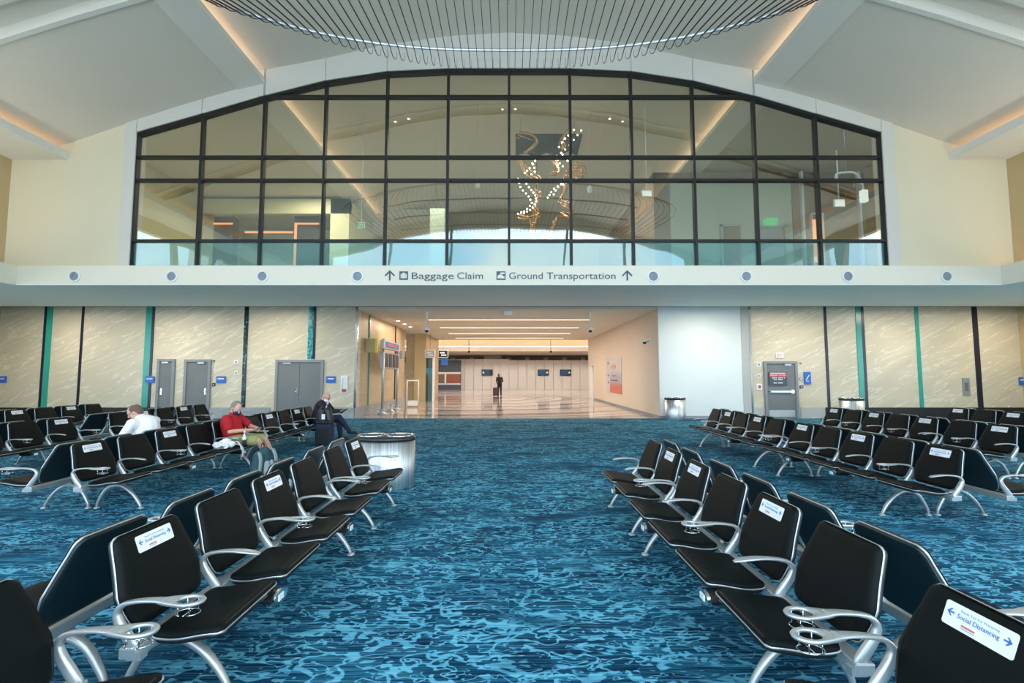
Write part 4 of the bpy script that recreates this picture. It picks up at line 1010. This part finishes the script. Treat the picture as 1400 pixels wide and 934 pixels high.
# picture wall at the end left
x0, zt = at(592, 495, 52.6); x1, zb = at(630, 530, 52.6)
t = empty('picture_wall', (x0,52.6,0), 'dark framed picture wall with two large photos at the end of the corridor', 'picture panel'); W2 = x1-x0
MB().box(0,W2,0,.2,0,3.3).build('board', 'ink_grey', t)
MB().box(.0,W2,-.05,0,1.75,1.95).box(0,W2,-.05,0,.55,.7).box(0,.12,-.05,0,0,1.9).box(W2*.42,W2*.48,-.05,0,.6,1.8).build('frame_bars', 'white_wall', t)
MB().box(.14,W2*.42,-.04,0,.7,1.75).build('photo', 'photo_brown', t); MB().box(W2*.48,W2-.05,-.04,0,.7,1.75).build('photo', 'photo_red', t)
for px, py, lab, dm in ((666,509.5,'small dark screen on white sheeting left of the walking person','screen'),(743,509.5,'small dark screen on white sheeting, first right of the walking person','screen'),(773.5,509.5,'small dark screen on the white sheeting, rightmost','screen')):
    x, z = at(px, py, 52.8); t = empty('wall_screen', (x,52.9,z), lab, 'screen', None)
    MB().box(-.62,.62,-.06,.06,-.34,.34).build('housing', 'black', t); MB().box(-.55,.3,-.07,-.06,-.27,.27).build('display', dm, t)
    MB().ball((-.42 if px < 700 else .42,-.06,0), (.12,.02,.14), 10).build('logo_spot', 'white_plastic', t)

# ------------------------------------------------------------------ bins
def bin_(x, y, rx, ry, h, lab, two=True):
    t = empty('litter_bin', (x,y,0), lab, 'litter bin')
    MB().lathe([(.97,.0),(1,.02),(1,h-.06)], n=48, sx=rx, sy=ry).build('drum', 'brushed', t)
    MB().lathe([(.96,0),(.96,.02)], n=32, sx=rx, sy=ry).build('base', 'black', t)
    MB().lathe([(1.02,h-.06),(1.03,h-.03),(1.0,h),(.5,h+.004),(.01,h+.004)], n=48, sx=rx, sy=ry).build('lid', 'bin_lid', t)
    for s in ((-1,1) if two else (0,)):
        r = .42*rx if two else .6*rx
        MB().lathe([(r,h+.0),(r+.03,h+.0),(r+.03,h+.022),(r,h+.022)], (s*rx*.48,0,0), 28, sy=min(1, ry/rx*1.35), closed=True).build('opening_ring', 'chrome', t)
        MB().lathe([(r,h+.003),(r*.98,h+.008)], (s*rx*.48,0,0), 24, sy=min(1, ry/rx*1.35)).build('opening', 'black', t)
bin_(-1.88, 7.25, .44, .32, .765, 'wide brushed steel bin with two round openings behind the left benches')
bin_(6.25, 17.75, .38, .3, .82, 'brushed steel bin standing at the corner of the white wall')
bin_(12.35, 17.0, .42, .3, .84, 'brushed steel bin standing right of the exit door behind benches')
t = empty('floor_socket_box', (7.0,7.0,0), 'small silver floor box on the carpet under the right benches', 'floor box'); 
MB().lathe([(.10,0),(.10,.02),(.07,.03)], n=16).build('lid', 'alu', t)
# ------------------------------------------------------------------ people and luggage
def blob(mb, name, m, parent, vox=.010, smooth=3, paint=None, mats=None):
    """fuse the overlapping forms of mb into one continuous surface"""
    me = mb.mesh('tmp', 'skin'); o = bpy.data.objects.new('tmp', me); COL.objects.link(o)
    r = o.modifiers.new('r', 'REMESH'); r.mode = 'VOXEL'; r.voxel_size = vox
    s = o.modifiers.new('s', 'SMOOTH'); s.iterations = smooth; s.factor = .5
    bpy.context.view_layer.update(); dg = bpy.context.evaluated_depsgraph_get()
    me2 = bpy.data.meshes.new_from_object(o.evaluated_get(dg)); bpy.data.objects.remove(o)
    me2.materials.clear()
    for x in (mats or [m]): me2.materials.append(M[x])
    me2.polygons.foreach_set('use_smooth', [True]*len(me2.polygons))
    me2.polygons.foreach_set('material_index', [paint(p.center) if paint else 0 for p in me2.polygons])
    me2.update(); me2.name = name
    q = bpy.data.objects.new(name, me2); COL.objects.link(q); q.parent = parent; return q
def V3(*a): return Vector(a)
def head_forms(mb, c, R, k=1.0):
    """skull, jaw, nose, ears; local +x is the way the face looks"""
    def P(x,y,z): return Vector(c)+R@Vector((x*k,y*k,z*k))
    mb.ball(P(0,0,.02), (.098*k,.076*k,.105*k), 16, R); mb.ball(P(.032,0,-.055), (.062*k,.056*k,.062*k), 14, R)
    mb.cap(P(.088,0,.01), P(.112,0,-.028), .010*k, .015*k, 8)
    for s in (-1,1): mb.ball(P(-.005,s*.078,-.005), (.018*k,.010*k,.032*k), 10, R); mb.ball(P(.05,s*.045,-.02),(.03*k,.022*k,.03*k),8,R)
    mb.cap(P(.085,-.018,-.068), P(.085,.018,-.068), .010*k, .010*k, 8); mb.ball(P(.078,0,-.098), .022*k, 8)
    mb.cap(P(.082,-.035,.030), P(.082,.035,.030), .014*k, .014*k, 8)
    return P
def hand_forms(mb, w, d, up, curl=.5):
    """wrist point w, direction d to the knuckles, up = back of the hand"""
    d = Vector(d).normalized(); up = Vector(up); up = (up-d*up.dot(d)).normalized(); s = d.cross(up)
    w = Vector(w); mb.cap(w, w+d*.03, .024, .027)
    for i, (off, ln) in enumerate(((-.027,.062),(-.009,.074),(.010,.070),(.027,.055))):
        k = w+d*(.085-.004*abs(i-1))+s*off; mb.cap(w+d*.02+s*off*.7, k, .015, .0105, 8)
        a = d*cos(curl)-up*sin(curl); p = k+a*ln*.5; mb.cap(k, p, .0095, .0085, 8)
        b = d*cos(curl*2.2)-up*sin(curl*2.2); mb.cap(p, p+b*ln*.5, .0085, .007, 8)
    t0 = w+d*.025-s*.026; t1 = t0+(d*.6-s*.7).normalized()*.04; mb.cap(t0, t1, .013, .011, 8); mb.cap(t1, t1+(d*.9-s*.15-up*.3).normalized()*.03, .011, .009, 8)
def Rdir(yaw, down, roll=0): return Matrix.Rotation(yaw, 3, 'Z') @ Matrix.Rotation(down, 3, 'Y') @ Matrix.Rotation(roll, 3, 'X')

def person(base_, label, J, head, yaw, down, skin, shirt, trousers, shoes, hair, short_sleeve=True, short_legs=False, bald=.0, mask=None, heavy=1.0, glasses=False, vox=.011, collar=None, group=None):
    t = empty('person', base_, label, 'person', group); O = Vector(base_)
    j = {k: Vector(v)-O for k, v in J.items()}; hc = Vector(head)-O; R = Rdir(yaw, down)
    mb = MB(); mb.smooth = True
    hy = heavy
    P = head_forms(mb, hc, R)
    mb.cap(j['neck'], P(-.02,0,-.06), .058, .055)
    mb.cap(j['hip'], j['chest'], .125*hy, .135*hy); mb.cap(j['chest'], j['neck'], .12*hy, .06)
    legs = []; arms = []
    for s in ('l','r'):
        mb.cap(j['chest'], j['sh'+s], .09, .056); mb.cap(j['sh'+s], j['el'+s], .050, .040); mb.cap(j['el'+s], j['wr'+s], .040, .026)
        mb.cap(j['hip'], j['hp'+s], .11, .092); mb.cap(j['hp'+s], j['kn'+s], .085, .058); mb.cap(j['kn'+s], j['an'+s], .054, .036)
        c = j['kn'+s]+(j['an'+s]-j['kn'+s])*.3; mb.ball(c, .055, 10)
        toe = j['toe'+s]; mb.cap(j['an'+s], toe, .036, .028)
        hd = j.get('hd'+s, (j['wr'+s]-j['el'+s])); up = j.get('up'+s, Vector((0,0,1)))
        hand_forms(mb, j['wr'+s], hd, up, .55)
    body = blob(mb, 'body', skin, t, vox=.0085, smooth=2)
    # shirt
    g = .013; m = MB()
    m.cap(j['hip']+V3(0,0,.0), j['chest'], .135*hy+g, .143*hy+g); m.cap(j['chest'], j['neck'], .13*hy+g, .068+g*.3)
    if heavy > 1: m.ball(j['hip']*.5+j['chest']*.5+(R@Vector((.05,0,0))), (.15*hy,.16*hy,.17), 14)
    for s in ('l','r'):
        m.cap(j['chest'], j['sh'+s], .095+g, .063+g)
        if short_sleeve: e = j['sh'+s]+(j['el'+s]-j['sh'+s])*.72; m.cap(j['sh'+s], e, .060+g, .058+g)
        else: m.cap(j['sh'+s], j['el'+s], .057+g, .047+g); m.cap(j['el'+s], j['wr'+s], .047+g, .030+g)
    cl = blob(m, 'shirt' if shirt != 'suit' else 'jacket', shirt, t, vox=vox, smooth=2)
    m = MB()
    m.cap(j['hip'], j['hip']+V3(0,0,.03), .13*hy+g, .125*hy+g)
    for s in ('l','r'):
        m.cap(j['hip'], j['hp'+s], .115+g, .097+g)
        if short_legs: e = j['hp'+s]+(j['kn'+s]-j['hp'+s])*.88; m.cap(j['hp'+s], e, .092+g, .080+g)
        else: m.cap(j['hp'+s], j['kn'+s], .090+g, .062+g); m.cap(j['kn'+s], j['an'+s]+(j['kn'+s]-j['an'+s])*.08, .062+g, .048+g)
    blob(m, 'shorts' if short_legs else 'trousers', trousers, t, vox=vox, smooth=2)
    for s in ('l','r'):
        m = MB(); a, b = j['an'+s], j['toe'+s]; m.cap(a-V3(0,0,.012), b-V3(0,0,.004), .045, .036); m.cap(a, a+(j['kn'+s]-a)*.06, .045, .043); m.cap(a+(a-b)*.25-V3(0,0,.02), a, .034, .04)
        blob(m, 'shoe', shoes, t, vox=.009, smooth=2)
        if short_legs: MB().cap(a+(j['kn'+s]-a)*.08, a+(j['kn'+s]-a)*.22, .046, .045).build('sock', 'black', t)
    if hair:
        m = MB()
        m.ball(P(-.018,0,.038), (.094,.084,.092), 16, R); m.ball(P(-.055,0,-.01), (.055,.074,.07), 12, R)
        def keep(c): return 0
        h = blob(m, 'hair', hair, t, vox=.009, smooth=1)
        if bald:  # thin crown shows skin
            mb2 = MB().ball(P(-.03,0,.075), (.062,.052,.062), 14, R); mb2.build('bald_crown', skin, h)
    if mask:
        m = MB(); m.ball(P(.058,0,-.052), (.068,.068,.054), 14, R)
        k = blob(m, 'face_mask', mask, t, vox=.008, smooth=1)
        for s in (-1,1): MB().tube([P(.06,s*.058,-.035), P(-.01,s*.086,-.005)], .003, 5).build('ear_loop', mask, k)
    eyes = MB()
    for s in (-1,1):
        MB().ball(P(.084,s*.032,.010), (.010,.013,.008), 8, R).build('eye', 'white_plastic', t)
        MB().ball(P(.092,s*.032,.010), (.005,.006,.006), 8, R).build('iris', 'black', t)
    if glasses:
        m = MB()
        for s in (-1,1):
            m.tube([P(.108, s*.034+.022*cos(a), .008+.018*sin(a)) for a in [2*pi*q/12 for q in range(13)]], .0025, 5)
            m.tube([P(.105,s*.058,.012), P(-.005,s*.083,.012)], .0025, 5)
        m.tube([P(.108,-.012,.012), P(.108,.012,.012)], .0025, 5); m.build('glasses', 'black', t)
    return t, P, R

# man in red on the left bench, facing the aisle
Yr = 8.50
J = dict(hip=(-4.93,Yr,.555), chest=(-5.00,Yr,.82), neck=(-4.96,Yr-.01,.975), shl=(-4.98,Yr+.20,.92), shr=(-4.97,Yr-.20,.92),
    ell=(-4.80,Yr+.27,.745), elr=(-4.86,Yr-.27,.705), wrl=(-4.60,Yr+.10,.735), wrr=(-4.62,Yr-.07,.715),
    hpl=(-4.88,Yr+.11,.54), hpr=(-4.88,Yr-.11,.54), knl=(-4.46,Yr+.14,.53), knr=(-4.46,Yr-.10,.53), anl=(-4.34,Yr+.34,.10), anr=(-4.30,Yr+.20,.09),
    toel=(-4.18,Yr+.42,.045), toer=(-4.13,Yr+.24,.045))
tm, P, R = person((-4.93,Yr,0), 'person in a red polo, khaki shorts and dark face mask, holding a phone, legs crossed', J, (-4.90,Yr-.03,1.095), radians(-28), radians(32),
    'skin', 'red_shirt', 'khaki', 'shoe_brown', 'hair_grey', True, True, mask='navy_cloth', heavy=1.12)
o = MB().box(-.038,.038,-.075,.075,-.005,.005).build('mobile_phone', 'black', None, bevel=.004); o.location = (-4.51,Yr+.0,.735); o.rotation_euler = (0,radians(-35),.3)
tag(o, 'dark mobile phone held in the hands of the person in red', 'phone')
# bottle standing on the seat by his hip
t = empty('drink_bottle', (-4.62,8.27,.462), 'clear bottle with dark red drink held beside the person in red', 'bottle')
MB().lathe([(.032,0),(.034,.01),(.034,.09),(.033,.10)], n=16).build('drink', 'cola', t)
MB().lathe([(.035,0),(.036,.02),(.036,.15),(.028,.19),(.014,.215),(.014,.225)], n=18).build('bottle_body', 'clear_plastic', t)
MB().lathe([(.0365,.10),(.0365,.145)], n=18).build('bottle_label', 'white_plastic', t); MB().lathe([(.016,.222),(.016,.245),(.012,.247)], n=12).build('cap', 'white_plastic', t)
# plastic bag
t = empty('plastic_bag', (-4.80,8.02,.462), 'white crumpled plastic bag on the seat next to the person in red', 'bag')
random.seed(3); m = MB()
for i in range(34):
    a = random.uniform(0,2*pi); r = random.uniform(0,.13); m.ball((r*cos(a)*.9, r*sin(a)*1.35, .03+random.uniform(0,.10)*(1-r/.2)), (random.uniform(.03,.06),random.uniform(.04,.08),random.uniform(.025,.05)), 8, Rdir(random.uniform(0,3),random.uniform(-1,1)))
blob(m, 'bag_body', 'bag_white', t, vox=.008, smooth=1)
MB().sweep(sm([(.10,.08,.06),(.20,.10,.03),(.245,.11,-.06),(.24,.10,-.17)],4), .028, .006, side=(0,1,0), n=6).sweep(sm([(.10,.0,.08),(.18,.03,.10),(.22,.07,.03),(.25,.06,-.05)],4), .02, .006, side=(0,1,0), n=6).build('handle', 'bag_white', t)
# grey backpack on the floor at his feet
t = empty('backpack', (-4.06,7.85,0), 'grey and dark teal backpack standing at the feet of the person in red', 'backpack', rz=radians(-20))
m = MB(); m.cap((0,-.10,.13),(0,-.08,.36), .12, .10, 14).cap((0,.10,.13),(0,.08,.36), .12, .10, 14).cap((.02,0,.1),(.02,0,.42), .12, .09, 14); m.box(-.1,.1,-.17,.17,.012,.12)
blob(m, 'main_compartment', 'teal_cloth', t, vox=.012, smooth=4)
m = MB(); m.cap((.11,-.02,.12),(.09,-.02,.24), .075, .06, 12).cap((.11,.06,.12),(.09,.06,.24), .07, .06, 12); blob(m, 'front_pocket', 'grey_cloth', t, vox=.010, smooth=3)
m = MB().sweep(sm([(.06,-.14,.44),(.11,-.15,.33),(.12,-.165,.18),(.1,-.16,.06)],4), .035, .012, side=(0,1,0), n=8); m.build('side_panel', 'grey_cloth', t)
m = MB().sweep(sm([(.05,.14,.46),(.12,.13,.36),(.13,.14,.26)],4), .035, .012, side=(0,1,0), n=8); m.build('side_panel', 'grey_cloth', t)
MB().tube(sm([(-.02,-.03,.50),(-.03,-.02,.55),(-.03,.02,.55),(-.02,.03,.50)],4), .010, 8).build('grab_handle', 'black', t)
for s in (-1,1): MB().sweep(sm([(-.06,s*.05,.48),(-.15,s*.07,.38),(-.16,s*.09,.2),(-.10,s*.12,.06)],4), .025, .008, side=(0,1,0), n=6).build('shoulder_strap', 'black', t)

# man in the dark suit at the far end
Yb = 12.15
J = dict(hip=(-4.93,Yb,.555), chest=(-4.86,Yb,.86), neck=(-4.80,Yb-.01,1.01), shl=(-4.80,Yb+.20,.97), shr=(-4.80,Yb-.20,.97),
    ell=(-4.62,Yb+.26,.74), elr=(-4.64,Yb-.26,.74), wrl=(-4.34,Yb+.12,.76), wrr=(-4.36,Yb-.06,.76),
    hpl=(-4.88,Yb+.10,.54), hpr=(-4.88,Yb-.10,.54), knl=(-4.42,Yb+.12,.52), knr=(-4.38,Yb+.02,.60), anl=(-4.36,Yb+.12,.09), anr=(-4.12,Yb+.10,.22),
    toel=(-4.18,Yb+.12,.045), toer=(-3.94,Yb+.08,.20))
tm, P, R = person((-4.93,Yb,0), 'bald person in a dark suit and pale mask, legs crossed, reading on the far bench', J, (-4.72,Yb-.02,1.12), radians(-8), radians(38),
    'skin', 'suit', 'navy_cloth', 'black', None, False, False, mask='white_shirt', glasses=True)
m = MB().prism([(-.012,-.0),(.012,0),(.018,-.2),(0,-.24),(-.018,-.2)], 'x', 0, .01); o = m.build('necktie', 'white_shirt', tm); o.location = (.275,0,.99-.0); o.rotation_euler = (0,radians(20),0)
m = MB().prism([(-.05,.02),(.05,.02),(.03,-.14),(0,-.2),(-.03,-.14)], 'x', -.01, .004); o = m.build('shirt_front', 'white_shirt', tm); o.location = (.262,0,.98); o.rotation_euler = (0,radians(18),0)
t = empty('tablet', (-4.26,Yb+.0,.755), 'dark tablet held by the bald person in the suit', 'tablet')
MB().box(-.09,.09,-.12,.12,-.006,.006).build('body', 'black', t, bevel=.005); MB().box(-.08,.08,-.11,.11,.006,.0075).build('screen', 'ink_grey', t); t.rotation_euler = (0,radians(-38),0)
# his luggage
t = empty('wheeled_suitcase', (-4.40,11.30,0), 'black wheeled suitcase standing before the bench of the person in the suit', 'suitcase')
MB().box(-.19,.19,-.13,.13,.05,.52).build('shell', 'navy_cloth', t, bevel=.03)
for x in (-.14,.14):
    for y in (-.09,.09): MB().lathe([(.025,-.012),(.025,.012)], (x,y,.025), 12, axis='y').build('wheel', 'black', t)
MB().box(-.15,.15,-.15,-.13,.12,.44).build('front_pocket', 'suit', t, bevel=.01)
m = MB().tube([(-.10,.10,.5),(-.10,.10,.92),(.10,.10,.92),(.10,.10,.5)], .010, 8).build('trolley_handle', 'black', t)
t = empty('shoulder_bag', (-4.40,11.28,.522), 'black bag with a pale luggage tag resting on top of the wheeled suitcase', 'bag')
m = MB(); m.cap((-.10,0,.11),(-.07,0,.30), .105, .09).cap((.10,0,.11),(.07,0,.30), .105, .09).box(-.19,.19,-.09,.09,.006,.14); blob(m, 'bag_body', 'black', t, vox=.012, smooth=3)
MB().box(-.03,.05,-.125,-.112,.12,.24).build('luggage_tag', 'white_plastic', t); MB().tube(sm([(-.06,0,.38),(-.05,0,.45),(.05,0,.45),(.06,0,.38)],4), .011, 8).build('grab_handle', 'black', t)

# man in white seen from behind
Yw = 7.62
J = dict(hip=(-5.80,Yw,.555), chest=(-5.86,Yw-.0,.86), neck=(-5.95,Yw,1.00), shl=(-5.90,Yw-.23,.93), shr=(-5.88,Yw+.23,.93),
    ell=(-6.02,Yw-.31,.66), elr=(-6.00,Yw+.31,.66), wrl=(-6.22,Yw-.14,.63), wrr=(-6.22,Yw+.14,.63),
    hpl=(-5.84,Yw-.11,.54), hpr=(-5.84,Yw+.11,.54), knl=(-6.26,Yw-.13,.53), knr=(-6.26,Yw+.13,.53), anl=(-6.28,Yw-.13,.10), anr=(-6.28,Yw+.13,.10),
    toel=(-6.46,Yw-.13,.045), toer=(-6.46,Yw+.13,.045))
person((-5.80,Yw,0), 'person in a white shirt with short brown hair, hunched over, seen from behind', J, (-6.02,Yw-.02,1.09), radians(200), radians(30),
    'skin', 'white_shirt', 'navy_cloth', 'black', 'hair_brown', False, False, glasses=True, heavy=1.28, bald=.5)

# walker far away in the corridor
B = Vector((-.75,37.0,0))
def q(x,y,z): return (B.x+x, B.y+y, z)
J = dict(hip=q(0,0,.98), chest=q(-.02,-.03,1.34), neck=q(-.05,-.06,1.52), shl=q(-.20,-.02,1.44), shr=q(.17,-.04,1.44),
    ell=q(-.24,-.10,1.16), elr=q(.24,-.02,1.16), wrl=q(-.20,-.28,1.04), wrr=q(.10,-.20,1.06),
    hpl=q(-.09,0,.93), hpr=q(.09,0,.93), knl=q(-.10,-.10,.52), knr=q(.10,.02,.50), anl=q(-.10,-.08,.10), anr=q(.12,.16,.10), toel=q(-.10,-.24,.04), toer=q(.12,.0,.04))
person(tuple(B), 'person in black clothes with head bent, walking through the far corridor with a suitcase', J, q(-.07,-.12,1.63), radians(-95), radians(35),
    'skin_dark', 'black', 'navy_cloth', 'black', 'black', False, False, vox=.015)
t = empty('wheeled_suitcase', (B.x-.28,36.6,0), 'dark upright suitcase rolling beside the far walking person', 'suitcase')
MB().box(-.22,.22,-.14,.14,.06,.68).build('shell', mat('maroon', (.05,.02,.025), .5), t, bevel=.05)
for x in (-.15,.15):
    for y in (-.09,.09): MB().lathe([(.03,-.015),(.03,.015)], (x,y,.03), 12, axis='y').build('wheel', 'black', t)
MB().tube([(-.10,.10,.66),(-.10,.10,1.0),(.10,.10,1.0),(.10,.10,.66)], .012, 8).build('trolley_handle', 'steel_grey', t)
# loose charging cables under the right bench
for x, y, lab in ((4.62,6.55,'thin black charging cable dangling from the nearest right bench'),(4.62,8.1,'thin black charging cable dangling farther along the right bench')):
    m = MB().tube(sm([(x+.12,y,.33),(x,y+.04,.22),(x-.05,y+.10,.12),(x+.02,y+.02,.05),(x-.06,y-.05,.007),(x+.05,y-.08,.007),(x+.04,y+.03,.007)],6), .006, 6)
    tag(m.build('charging_cable', 'black'), lab, 'cable')
